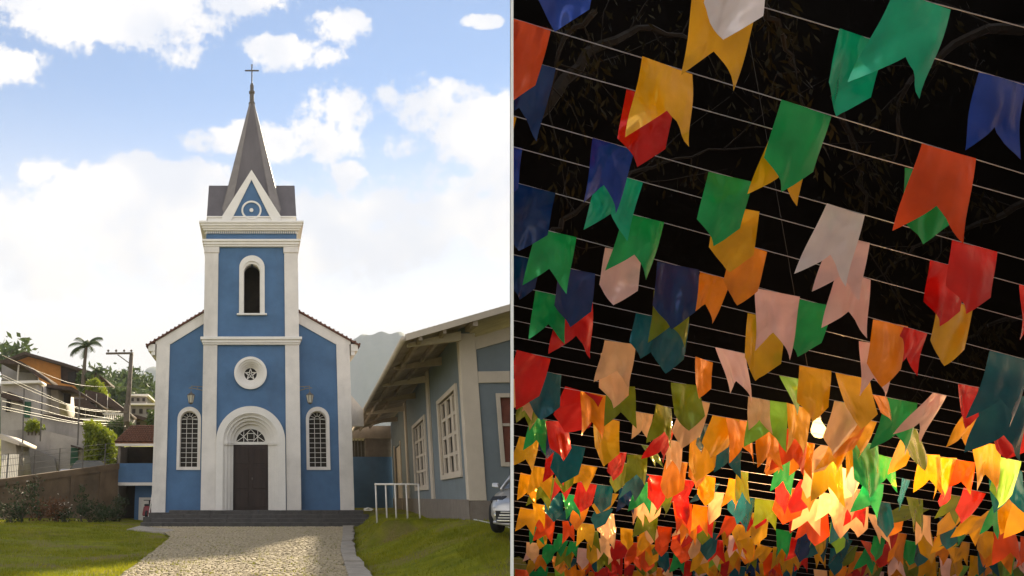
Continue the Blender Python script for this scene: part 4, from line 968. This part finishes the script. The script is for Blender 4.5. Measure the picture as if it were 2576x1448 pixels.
lines = [((5, 893), (100, 935), (200, 968), (325, 973), 'highest wire running from the pole to the far left'), ((5, 942), (100, 985), (200, 1025), (325, 1036), 'second power line, crossing in front of the orange house'),
    ((5, 948), (100, 992), (210, 1030), (325, 1038), 'third power line, just under the second'), ((5, 985), (100, 1012), (200, 1040), (320, 1058), 'fourth power line, crossing the terrace house'),
    ((5, 1008), (100, 1030), (200, 1054), (318, 1060), 'fifth power line, in front of the balustrade'), ((5, 1022), (100, 1042), (200, 1062), (318, 1066), 'sixth power line, just above the lower building'), ((5, 1028), (100, 1048), (200, 1066), (316, 1072), 'lowest power line from the pole')]
for a, b_, c_, d, lb in lines:
    P4 = [a, b_, c_, d]; pts = []
    for i in range(25):
        t_ = i/24*3; k = min(2, int(t_)); f_ = t_-k
        p0, p1, p2, p3 = P4[max(0, k-1)], P4[k], P4[k+1], P4[min(3, k+2)]
        cr = lambda q0, q1, q2, q3: .5*((2*q1)+(-q0+q2)*f_+(2*q0-5*q1+4*q2-q3)*f_*f_+(-q0+3*q1-3*q2+q3)*f_**3)
        px, py = cr(p0[0], p1[0], p2[0], p3[0]), cr(p0[1], p1[1], p2[1], p3[1]); pts.append(at(px, py, lerp(40, 59.7, (px+5)/330)))
    w = MB(); w.tube(pts, .013, 4); tag(w.build('power_line', M['wire']), lb+', pale against the hillside', 'power line', 'power lines')
for px, a, b_, lb in ((58, 1170, 975, 'thin dark post in front of the white house'), (104, 1110, 972, 'dark post right of the white house'), (198, 1120, 985, 'dark post between hedge and white lower building')):
    w = MB(); w.tube([at(px-3, a, 50), at(px+3, b_, 50)], .05, 5); tag(w.build('street_post', M['iron']), lb+', left hillside', 'post', 'posts on the left hillside')
def small_car(px, py, y, m, label):
    p = at(px, py, y); root = thing('distant_car', (p.x, p.y, p.z-1.15), label, 'car', 'cars parked behind the retaining wall')
    w = MB(); w.box(-1.9, 1.9, -.8, .8, .2, .75); w.build('body', m, root, bevel=.12)
    w = MB(); w.hexa([(-1.3, -.72, .74), (1.1, -.72, .74), (1.1, .72, .74), (-1.3, .72, .74), (-.9, -.6, 1.25), (.5, -.6, 1.25), (.5, .6, 1.25), (-.9, .6, 1.25)]); w.build('windows', M['carglass'], root, bevel=.04)
    for x in (-1.2, 1.2):
        w = MB(); w.lathe([(.1, -.1), (.3, -.1), (.3, .1), (.1, .1)], (0, 0), 12); o = w.build('wheel', M['tyre'], root); o.rotation_euler = (math.pi/2, 0, 0); o.location = (x, -.75, .3)
small_car(236, 1163, 49, M['silver'], 'pale car parked behind the wire fence below the hedge')
small_car(292, 1150, 53, M['silver'], 'white car seen at the right end of the wire fence by the annex')

# ------------------------------------------------------------------ added dark enclosure standing in for night, hung with bunting
def colx(px, y, z): return (px-644)/F*(y*CP+(z-EYE)*SP)
hall = thing('added_dark_enclosure', (9, 8, 0), 'made-up tall black-walled open-air enclosure, added as a dark backdrop for the bunting', 'hall')
Y0, YB, ZT = 1.6, 15.6, 12.9
def slab_px(px, dx0, dx1, y0, y1, z0, z1, name, m):
    w = MB(); P_ = []
    for z in (z0, z1):
        for y, dx in ((y0, dx0), (y0, dx1), (y1, dx1), (y1, dx0)): P_.append((colx(px, y, z)+dx, y, z))
    w.hexa(P_); return part(w, name, m, hall)
slab_px(1288, -.0030, 0.0, Y0, YB, -.3, ZT, 'divider_board', M['boardwhite'])
slab_px(1288, .0002, .0030, Y0, YB, -.3, ZT, 'bounce_lining', M['bouncewall'])  # pale lining added to bounce skylight onto the flags
w = MB(); w.hexa([(colx(1288, y, z)+.01 if k == 0 else colx(2690, y, z)-.01, y, z) for z in (-.05, .02) for k, y in ((0, 1.7), (1, 1.7), (1, 15.58), (0, 15.58))]); part(w, 'bounce_floor', M['bounce_floor'], hall)  # unseen pale slab, added to throw light up at the flags
slab_px(1288, -.0032, .0032, Y0-.02, Y0-.001, -.3, ZT, 'divider_edge', M['boardwhite'])  # made-up edge standing in for the white strip between the two views
slab_px(2690, 0, .1, Y0-1.2, YB, -.3, ZT, 'side_wall', M['bouncewall'])  # out-of-frame wall, added and kept pale as a reflector for the flags
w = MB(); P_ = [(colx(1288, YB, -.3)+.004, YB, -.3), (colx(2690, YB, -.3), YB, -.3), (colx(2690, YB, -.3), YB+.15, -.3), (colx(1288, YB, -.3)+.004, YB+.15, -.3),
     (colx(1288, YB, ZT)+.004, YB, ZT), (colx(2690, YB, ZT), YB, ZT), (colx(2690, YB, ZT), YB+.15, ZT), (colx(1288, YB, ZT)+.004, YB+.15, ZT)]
w.hexa(P_); part(w, 'back_wall', M['nightblack'], hall)  # added wall whose black colour stands in for the night darkness

# dim branches inside the added enclosure
def branch(pts, r0, label, seed, nl):
    rr = random.Random(seed); root = thing('tree_branch', pts[0], label, 'branch', 'dim branches behind the bunting')
    w = MB(); q = [Vector(p)-Vector(pts[0]) for p in pts]; k = len(q); fine = []
    for i in range(k-1):
        for j in range(5): fine.append(q[i].lerp(q[i+1], j/5)+Vector((rr.gauss(0, .03), rr.gauss(0, .03), rr.gauss(0, .04))))
    fine.append(q[-1]); n_ = len(fine); w.tube(fine, [lerp(r0, .012, i/(n_-1)) for i in range(n_)], 6)
    tips = []
    for i in range(2, n_, 2):
        d = (fine[i]-fine[i-1]).normalized(); s = Vector((rr.gauss(0, 1), rr.gauss(0, .6), rr.gauss(-.2, 1))).normalized(); L_ = rr.uniform(.4, 1.3)
        mid = fine[i]+(d*.5+s)*L_*.5; end = fine[i]+(d*.8+s)*L_; we = end+Vector(pts[0])
        if we.x < colx(1310, we.y, we.z): continue
        w.tube([fine[i], mid, end], [.014, .009, .004], 4); tips += [mid, end, fine[i].lerp(mid, .6), mid.lerp(end, .5)]
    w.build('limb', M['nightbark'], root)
    lw = MB()
    for _ in range(nl):
        c_ = rr.choice(tips); wq = c_+Vector(pts[0])
        if wq.x < colx(1330, wq.y, wq.z): continue
        a = Vector((rr.gauss(0, .5), rr.gauss(0, .5), -1)).normalized(); b_ = a.cross(Vector((rr.gauss(0, 1), rr.gauss(0, 1), 0))).normalized(); L_ = rr.uniform(.10, .24)
        p = c_+Vector((rr.gauss(0, .12), rr.gauss(0, .12), rr.gauss(0, .12))); lw.add([p, p+a*L_*.5+b_*L_*.13, p+a*L_, p+a*L_*.5-b_*L_*.13], [(0, 1, 2, 3)])
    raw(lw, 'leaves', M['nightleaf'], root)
brs = [([(1345, 300), (1480, 130), (1640, 70), (1800, 120)], 12.5, .13, 'dim bough crossing behind the bunting at the upper left'), ([(1900, -40), (1960, 80), (2010, 180)], 9.0, .05, 'leafy spray hanging between the white and green flags at the top'),
       ([(1350, 620), (1420, 560), (1560, 450), (1700, 400), (1900, 370)], 13, .06, 'thin bough behind the blue flags at mid left'), ([(2600, 60), (2400, 100), (2280, 220), (2240, 420)], 12, .09, 'drooping bough behind the green flags at the upper right'),
       ([(2600, 500), (2480, 560), (2300, 620), (2200, 700)], 13.5, .07, 'thin bough behind the orange flag at mid right'), ([(2100, 240), (2160, 400), (2180, 560), (2150, 700)], 13, .05, 'hanging twigs behind the middle cords'),
       ([(2600, 800), (2480, 820), (2350, 900)], 14, .05, 'twigs low at the right behind the red flags'), ([(1500, 20), (1410, 130), (1380, 280)], 10.5, .05, 'leafy twigs beside the blue flag at the top left')]
for i, (pp, d, r0, lb) in enumerate(brs): branch([atd(a, b_, d+.15*j) for j, (a, b_) in enumerate(pp)], r0, lb, 40+i, 190)

# lamp
def emis(name, c, s):
    m = bpy.data.materials.new(name); m.use_nodes = True; b_ = m.node_tree.nodes['Principled BSDF']; b_.inputs['Emission Color'].default_value = (*c, 1); b_.inputs['Emission Strength'].default_value = s; b_.inputs['Base Color'].default_value = (.02, .01, .0, 1); b_.inputs['Specular IOR Level'].default_value = 0; return m
LP = atd(2060, 1083, 7.6)
lamp = thing('light_bulb', LP, 'bright glowing warm lamp shining among the orange flags', 'lamp')
w = MB(); w.lathe([(.01, -.07), (.045, -.057), (.066, -.018), (.063, .018), (.045, .06), (.03, .10)], (0, 0), 16); w.build('bulb', emis('glowing_bulb', (1, .72, .22), 1.15), lamp, smooth=True)
w = MB(); w.lathe([(.03, .10), (.035, .12), (.03, .18), (.01, .19)], (0, 0), 10); w.tube([(0, 0, .18), (0, 0, 9.6-LP.z+1.9)], .0025, 5); w.build('socket', M['black'], lamp)
ld = bpy.data.lights.new('bulb_light', 'POINT'); ld.energy = 215; ld.color = (1, .57, .24); ld.shadow_soft_size = .10
lo = bpy.data.objects.new('bulb_light', ld); COL.objects.link(lo); lo.parent = lamp; lo.location = (0, -.02, -.0)

# foil flags
def foil(name, c, white=False):
    m = bpy.data.materials.new(name); m.use_nodes = True; t = m.node_tree; b_ = t.nodes['Principled BSDF']; L = t.links.new
    b_.inputs['Roughness'].default_value = .17; b_.inputs['Specular IOR Level'].default_value = .5; b_.inputs['Metallic'].default_value = .10 if white else .34; b_.inputs['Coat Weight'].default_value = .5; b_.inputs['Coat Roughness'].default_value = .06
    co = t.nodes.new('ShaderNodeTexCoord'); oi = t.nodes.new('ShaderNodeObjectInfo')
    n = t.nodes.new('ShaderNodeTexNoise'); n.noise_dimensions = '4D'; n.inputs['Scale'].default_value = 1.6; n.inputs['Detail'].default_value = 5; L(co.outputs['Object'], n.inputs[0])
    ml = t.nodes.new('ShaderNodeMath'); ml.operation = 'MULTIPLY'; ml.inputs[1].default_value = 40; L(oi.outputs['Random'], ml.inputs[0]); L(ml.outputs[0], n.inputs['W'])
    r = t.nodes.new('ShaderNodeValToRGB'); r.color_ramp.elements[0].position = .3; r.color_ramp.elements[1].position = .7
    r.color_ramp.elements[0].color = (*[x*(.94 if white else .80) for x in c], 1); r.color_ramp.elements[1].color = (*[min(1, x*1.12+.004) for x in c], 1); L(n.outputs[0], r.inputs[0])
    L(r.outputs[0], b_.inputs['Base Color'])
    tr = t.nodes.new('ShaderNodeBsdfTranslucent'); L(r.outputs[0], tr.inputs[0]); mx = t.nodes.new('ShaderNodeMixShader'); mx.inputs[0].default_value = .24
    out = t.nodes['Material Output']; L(b_.outputs[0], mx.inputs[1]); L(tr.outputs[0], mx.inputs[2]); L(mx.outputs[0], out.inputs[0])
    mp = t.nodes.new('ShaderNodeMapping'); mp.inputs['Scale'].default_value = (1.15, 1, .75); L(co.outputs['Object'], mp.inputs[0])
    w_ = t.nodes.new('ShaderNodeTexNoise'); w_.noise_dimensions = '4D'; w_.inputs['Scale'].default_value = 1.5; w_.inputs['Detail'].default_value = 1.5; w_.inputs['Distortion'].default_value = .5; L(mp.outputs[0], w_.inputs[0]); L(ml.outputs[0], w_.inputs['W'])
    bp = t.nodes.new('ShaderNodeBump'); bp.inputs['Strength'].default_value = .5; bp.inputs['Distance'].default_value = .12; L(w_.outputs[0], bp.inputs['Height']); L(bp.outputs[0], b_.inputs['Normal'])
    return m
FC_ = dict(yellow=(.86, .44, .004), orange=(.90, .29, .004), vermil=(.85, .085, .004), red=(.66, .010, .006), green=(.010, .40, .10), teal=(.002, .11, .16), jade=(.005, .44, .24),
           olive=(.17, .25, .008), blue=(.003, .045, .34), navy=(.002, .032, .15), white=(.78, .72, .74), pink=(.80, .52, .49), peach=(.84, .52, .27), lime=(.30, .68, .06), gold=(.66, .40, .008))
FM = {k: foil('foil_'+k, c, k in ('white', 'pink', 'peach')) for k, c in FC_.items()}
WORD = dict(yellow='yellow', orange='orange', vermil='orange-red', red='red', green='green', teal='dark teal', jade='sea-green', olive='olive green', blue='blue', navy='navy blue', white='white', pink='pale pink', peach='peach', lime='lime green', gold='golden')
# unit flag (width 1), hanging along -z from the cord; variants differ in curl
def flag_mesh(kind, seed, fine):
    rr = random.Random(seed); nu, nv = (12, 10) if fine else (4, 3); v = []; f = []
    ph = rr.uniform(0, 6.3); amp = rr.uniform(.02, .07); cur = rr.uniform(-.35, .35); roll = rr.uniform(-.28, .28); fold = rr.uniform(-.35, .35); fk = rr.uniform(.05, .14)
    for j in range(nv+1):
        for i in range(nu+1):
            u = i/nu-.5; end = (.86+.50*2*abs(u)) if kind == 'S' else (.95+.46*(1-2*abs(u)))
            s = end*j/nv
            y = cur*(u*u-.25)*min(1, s*2)+roll*u*s+amp*math.sin(ph+u*6+s*3)*s + fk*max(0, .16-abs(u-fold*(1.2-s)))*5*min(1, s*1.5)*.6
            v.append((u*(1-.04*s), y, -s))
    for j in range(nv):
        for i in range(nu): f.append((j*(nu+1)+i, j*(nu+1)+i+1, (j+1)*(nu+1)+i+1, (j+1)*(nu+1)+i))
    me = bpy.data.meshes.new('flag'); me.from_pydata(v, [], f); me.polygons.foreach_set('use_smooth', [True]*len(f)); return me
FMESH = {}
def get_flag(kind, k, fine, colour):
    key = (kind, k, fine, colour)
    if key not in FMESH:
        base = FMESH.get((kind, k, fine))
        if base is None: base = FMESH[(kind, k, fine)] = flag_mesh(kind, k*13+(7 if kind == 'S' else 0), fine)
        me = base.copy(); me.materials.append(FM[colour]); FMESH[key] = me
    return FMESH[key]
WT = [(-300, 172), (-100, 165), (0, 158), (150, 141), (280, 137), (360, 125), (450, 120), (540, 116), (640, 108), (750, 102), (850, 93), (950, 83), (1050, 72), (1150, 57), (1250, 46), (1350, 37), (1450, 31), (1550, 27)]
ORD = ['first', 'second', 'third', 'fourth', 'fifth', 'sixth', 'seventh', 'eighth', 'ninth', 'tenth', 'eleventh', 'twelfth', 'thirteenth', 'fourteenth', 'fifteenth', 'sixteenth', 'seventeenth', 'eighteenth', 'nineteenth']
TENS = {20: 'twentieth', 30: 'thirtieth', 40: 'fortieth'}
def ordn(n):
    if n < 20: return ORD[n-1]
    if n in TENS: return TENS[n]
    return {2: 'twenty', 3: 'thirty', 4: 'forty'}[n//10]+'-'+ORD[n % 10-1]
pl_n = None
pA, pB, pC_ = Vector((colx(1289, 2, 0), 2, 0)), Vector((colx(1289, 10, 0), 10, 0)), Vector((colx(1289, 2, 5), 2, 5))
pl_n = (pB-pA).cross(pC_-pA).normalized()
if pl_n.x < 0: pl_n = -pl_n
pA = pA+pl_n*.004
class Garland:
    def __init__(s, yl, yr, idx):
        s.yl, s.yr = yl, yr; s.flags = []; s.wl, s.wr = pw(WT, yl), pw(WT, yr)
        k = .0 
        # common depth eased so the cord does not turn too far away from the viewer
        m_ = (s.wl+s.wr)/2; s.wl, s.wr = lerp(m_, s.wl, .55), lerp(m_, s.wr, .55)
    def yat(s, x): return lerp(s.yl, s.yr, (x-1292)/1284)
    def wat(s, x): return lerp(s.wl, s.wr, (x-1292)/1284)
    def pt(s, x, dy=0): return atd(x, s.yat(x)+dy, 400/s.wat(x))
    def add(s, x, w, kind, colour, lean=None, yaw=None, k=None): s.flags.append((x, w, kind, colour, lean, yaw, k))
GA = [(-275, 68, 'A'), (-170, 213, 'B'), (47, 437, 'C'), (143, 500, 'D'), (291, 653, 'E'), (369, 718, 'F'), (458, 805, 'G'), (556, 903, 'H'), (640, 955, 'I'), (718, 1000, 'J')]
G = {n: Garland(a, b_, n) for a, b_, n in GA}
yl = 768; yr = 1035; more = []
rs = random.Random(21)
while yl < 1500:
    g_ = Garland(yl, yr, ''); more.append(g_); s_ = pw([(700, 46), (900, 34), (1100, 24), (1300, 15.5), (1500, 12)], yl); yl += s_*rs.uniform(.85, 1.15); yr += s_*.80*rs.uniform(.9, 1.1)
for n_, lst in dict(
    A=[(1795, 150, 'P', 'white', .24), (2245, 155, 'S', 'jade', .30)],
    B=[(1372, 138, 'P', 'blue', .2), (1752, 150, 'S', 'yellow', .2), (2108, 128, 'P', 'jade', .26), (2460, 125, 'S', 'blue', .14)],
    C=[(1252, 138, 'P', 'vermil', .2), (1612, 136, 'S', 'yellow', .27), (1963, 134, 'P', 'green', .24), (2320, 137, 'S', 'vermil', .26)],
    D=[(1268, 132, 'S', 'navy', .25), (1578, 122, 'P', 'red', .2), (1940, 112, 'S', 'yellow', .25), (2279, 115, 'P', 'green', .1)],
    E=[(1215, 92, 'S', 'yellow', .2), (1489, 112, 'S', 'blue', .22), (1783, 112, 'P', 'green', .1), (2070, 118, 'S', 'white', .2), (2400, 105, 'P', 'red', .3)],
    F=[(1215, 105, 'P', 'blue', .1), (1512, 106, 'S', 'jade', .3), (1800, 108, 'P', 'yellow', .15), (2092, 98, 'S', 'pink', .15), (2338, 98, 'P', 'red', .2), (2562, 90, 'S', 'red', .2)],
    G=[(1292, 108, 'P', 'navy', .2), (1570, 102, 'S', 'green', .2), (1838, 98, 'P', 'orange', .3), (2100, 98, 'S', 'pink', .3), (2356, 100, 'P', 'gold', .25)],
    H=[(1352, 98, 'S', 'green', .2), (1526, 88, 'P', 'pink', .1), (1656, 102, 'P', 'navy', .1), (1764, 76, 'S', 'orange', .3), (1905, 102, 'S', 'pink', .2), (2008, 86, 'P', 'green', .15), (2193, 96, 'P', 'orange', .1), (2270, 68, 'S', 'red', .2), (2487, 105, 'S', 'teal', .12)],
    I=[(1405, 94, 'P', 'navy', .15), (1292, 70, 'P', 'navy', .15), (1648, 86, 'S', 'olive', .15), (1882, 100, 'P', 'gold', .15), (2165, 84, 'S', 'pink', .1)],
    J=[(1345, 82, 'S', 'green', .15), (1403, 96, 'S', 'red', .1), (1602, 70, 'P', 'teal', .2), (1652, 84, 'P', 'teal', .2), (2405, 62, 'P', 'red', .1), (2483, 95, 'S', 'teal', .1)]).items():
    for q in lst: G[n_].add(*q)
mid = """1525,868,72,S,peach 1510,905,80,P,peach 1298,880,92,P,red 1340,925,75,P,teal 1292,955,60,S,peach 1332,965,50,S,peach 1742,918,60,P,orange 1798,895,80,S,pink
2325,975,80,S,pink 2012,942,80,P,yellow 2105,932,80,P,yellow 1960,965,66,S,lime 2100,1030,80,P,peach 2150,1070,66,S,yellow 2065,1120,62,P,peach 2125,1100,62,S,yellow 1975,1020,74,S,yellow 1935,1110,60,S,orange 1430,985,80,P,red 1530,968,64,S,olive 1460,975,70,S,orange 2192,1010,40,P,orange 2228,992,80,S,green 1897,1005,72,S,lime
1980,1035,78,S,vermil 2070,1040,85,S,peach 2420,1052,60,S,yellow 2455,1035,75,P,red 2545,1020,70,P,red 1490,1055,80,P,gold 1370,1050,60,P,red 1315,1000,66,S,olive 1650,1085,62,S,red 1672,1110,52,S,peach
1690,965,68,P,olive 1640,1010,60,S,olive 1715,1012,75,P,peach 1600,1045,42,S,peach 1795,1055,72,P,yellow 1822,1040,64,S,orange 1750,1075,50,P,teal 1810,1115,60,S,teal 1305,1095,60,S,gold 1405,1110,70,P,teal
1375,1135,56,S,red 1535,1145,50,P,red 1540,1165,52,P,olive 1735,1140,55,P,orange 1675,1165,64,P,orange 1845,1195,52,S,olive 1900,1062,70,S,orange 1965,1075,70,S,vermil 2030,1065,60,P,yellow 2140,1115,80,P,green
2162,1125,48,P,teal 2208,1150,50,S,green 2255,1075,64,P,olive 2262,1110,60,P,yellow 2312,1155,58,S,yellow 2352,1145,66,S,yellow 2450,1120,72,S,yellow 2370,1205,44,P,red 2500,1180,66,S,teal 2120,1175,54,P,peach
2020,1200,60,P,orange 1968,1225,60,P,vermil 2175,1220,54,S,green 2085,1265,54,P,peach 2030,1275,60,P,vermil 2258,1205,48,P,teal 1330,1040,55,S,green 1310,1200,50,S,yellow 1345,1195,60,S,olive 1455,1220,52,P,red
1500,1210,48,P,teal 1580,1250,50,S,peach 1630,1205,56,P,red 1780,1230,55,P,peach 1700,1280,60,S,orange 1740,1275,50,S,orange 1905,1255,48,S,olive 1950,1120,50,P,orange 2120,1225,52,S,peach 2430,1235,50,P,red 2395,1245,44,S,olive
2560,1225,70,S,yellow 2480,1275,50,S,yellow 2280,1265,60,P,olive 2180,1300,50,S,peach 2370,1325,50,S,yellow 2500,1330,56,S,vermil 1580,1130,52,S,olive 1440,1270,50,P,orange 1500,1290,46,P,peach 1410,1240,46,S,green
1885,1000,50,S,peach 2120,1060,70,P,orange 2240,950,0,P,red 1610,1110,46,S,olive 1360,1085,50,P,navy 1560,1230,44,S,navy 1830,1310,60,S,yellow 1890,1290,52,P,gold 2000,1120,56,S,orange 2090,1110,60,S,yellow 2400,1155,48,S,vermil""".split()
for e in mid:
    x, y, w_, k, c_ = e.split(','); x, y, w_ = float(x), float(y), float(w_)*(.9 if float(y) > 1050 else 1)
    if w_ == 0: continue
    cand = [G['I'], G['J']]+more; g_ = min(cand, key=lambda g: abs(g.yat(x+w_/2)-y)); g_.add(x, w_, k, c_)
PAL = ['yellow']*5+['orange']*4+['vermil']*3+['red']*3+['peach']*3+['olive']*3+['green']*3+['teal']*4+['gold']*2+['lime', 'navy', 'jade', 'pink']
for g_ in more:
    x = 1296+rs.uniform(0, 60)
    while x < 2570:
        y = g_.yat(x); w_ = g_.wat(x)
        dens = pw([(1060, 0), (1120, .14), (1200, .30), (1300, .56), (1380, .82)], y)
        clash = any(abs(f[0]-x) < w_*.9 for f in g_.flags)
        if rs.random() < dens and not clash: g_.add(x, w_*rs.uniform(.82, 1.1), rs.choice('SP'), rs.choice(PAL))
        x += w_*rs.uniform(1.0, 1.5)
allg = [(g_, n_) for n_, g_ in G.items()]+[(g_, '') for g_ in more]
rf_ = random.Random(77); nflag = 0
for idx, (g_, n_) in enumerate(allg):
    xl_ = 1290.5; a0_, a1_ = g_.pt(xl_), g_.pt(2680)
    if g_.yl < -200: a0_ = g_.pt(1292)
    cols = []
    for f_ in g_.flags:
        if WORD[f_[3]] not in cols and f_[0] > 1280 and g_.yat(f_[0])+f_[1] > 0: cols.append(WORD[f_[3]])
    lead = sorted([f_ for f_ in g_.flags if f_[0] > 1285], key=lambda f_: -f_[1])[:1]
    txt = f'{ordn(idx+1)} cord of flags from the top'
    if len(cols) and idx < 10:
        txt = f'{ordn(idx+1)} bunting cord from the top, with '+', '.join(cols[:3])+' flags'
    elif cols: txt += ', mostly small '+' and '.join(cols[:2])+' ones'
    root = thing('bunting_garland', a0_, txt, 'bunting', 'cords of paper flags strung across the hall')
    w = MB(); n_seg = 14; pts = []
    for i in range(n_seg+1):
        p = a0_.lerp(a1_, i/n_seg)-a0_; pts.append(p)
    w.tube(pts, .0019 if idx < 10 else .0017, 5); w.build('cord', M['cord'], root)
    for (x, wpx, kind, colour, lean, yaw, k) in g_.flags:
        ext = g_.yat(x+wpx/2); d = 400/g_.wat(x+wpx/2)
        c0, c1 = g_.pt(x), g_.pt(x+wpx*.97)
        if d < 7.65 and x-14 < 2060 < x+wpx+4 and ext-2 < 1083 < ext+wpx*1.15: continue
        e1 = (c1-c0); width = e1.length; e1n = e1.normalized(); mid_ = (c0+c1)/2
        view = Vector((0, CP, SP)); upv = Vector((0, -SP, CP))
        dn = -(upv-e1n*upv.dot(e1n)).normalized()
        named = idx < 10 and lean is not None
        th = (lean-.24 if lean is not None else 0)
        small = g_.wat(x) < 75
        th += rf_.gauss(0, .02 if named else .12)
        # lean is the sideways drift of the flag per unit of length, positive to the left
        dn = (dn-e1n*math.tan(th)).normalized()
        yw = rf_.gauss(0, .08) if named else rf_.gauss(0, .26)
        pit = rf_.gauss(0, .08) if named else rf_.gauss(0, .25)
        nb = e1n.cross(dn).normalized()
        # turn about the hanging direction and lift in the wind
        xdir = Matrix.Rotation(yw, 3, dn) @ e1n
        if not named: xdir = (xdir*.6+e1n*.4).normalized()
        ddir = Matrix.Rotation(pit, 3, e1n) @ dn
        ydir = (-ddir).cross(xdir).normalized()
        W_ = width
        mtx = Matrix((xdir, ydir, -ddir)).transposed().to_4x4()
        fine = g_.wat(x) > 60
        me = get_flag(kind, rf_.randrange(6), fine, colour)
        o = bpy.data.objects.new('flag', me); COL.objects.link(o); o.parent = root
        mt = Matrix.Translation(mid_-a0_-Vector((0, .002, 0))) @ mtx @ Matrix.Diagonal((W_, W_, W_, 1))
        o.matrix_basis = mt; o['label'] = WORD[colour]+(' swallow-tailed flag' if kind == 'S' else ' flag with a pointed end'); nflag += 1
        wm = Matrix.Translation(a0_) @ mt
        if x < 1292+.6*wpx:      # cut flush where the added partition passes
            bm = bmesh.new(); bm.from_mesh(me); inv = wm.inverted()
            lp = inv @ pA; ln = (inv.to_3x3() @ pl_n); ln = (wm.to_3x3().transposed() @ pl_n).normalized()
            bmesh.ops.bisect_plane(bm, geom=list(bm.verts)+list(bm.edges)+list(bm.faces), plane_co=lp, plane_no=ln, clear_inner=True)
            if len(bm.faces) == 0: bm.free(); bpy.data.objects.remove(o); nflag -= 1; continue
            m2_ = me.copy(); bm.to_mesh(m2_); bm.free(); o.data = m2_
print('flags', nflag, 'garlands', len(allg))

# ------------------------------------------------------------------ haze
HZ = 0.0003
w = MB(); w.box(-2600, 2600, -90, 2950, -4, 500); hz = w.build('haze', None)
m = bpy.data.materials.new('haze'); m.use_nodes = True; m.node_tree.nodes.clear(); pv = m.node_tree.nodes.new('ShaderNodeVolumePrincipled'); pv.inputs['Density'].default_value = HZ
pv.inputs['Color'].default_value = (.86, .91, .97, 1); pv.inputs['Anisotropy'].default_value = -.35
mo = m.node_tree.nodes.new('ShaderNodeOutputMaterial'); m.node_tree.links.new(pv.outputs[0], mo.inputs['Volume']); hz.data.materials.append(m); tag(hz, kind='stuff')
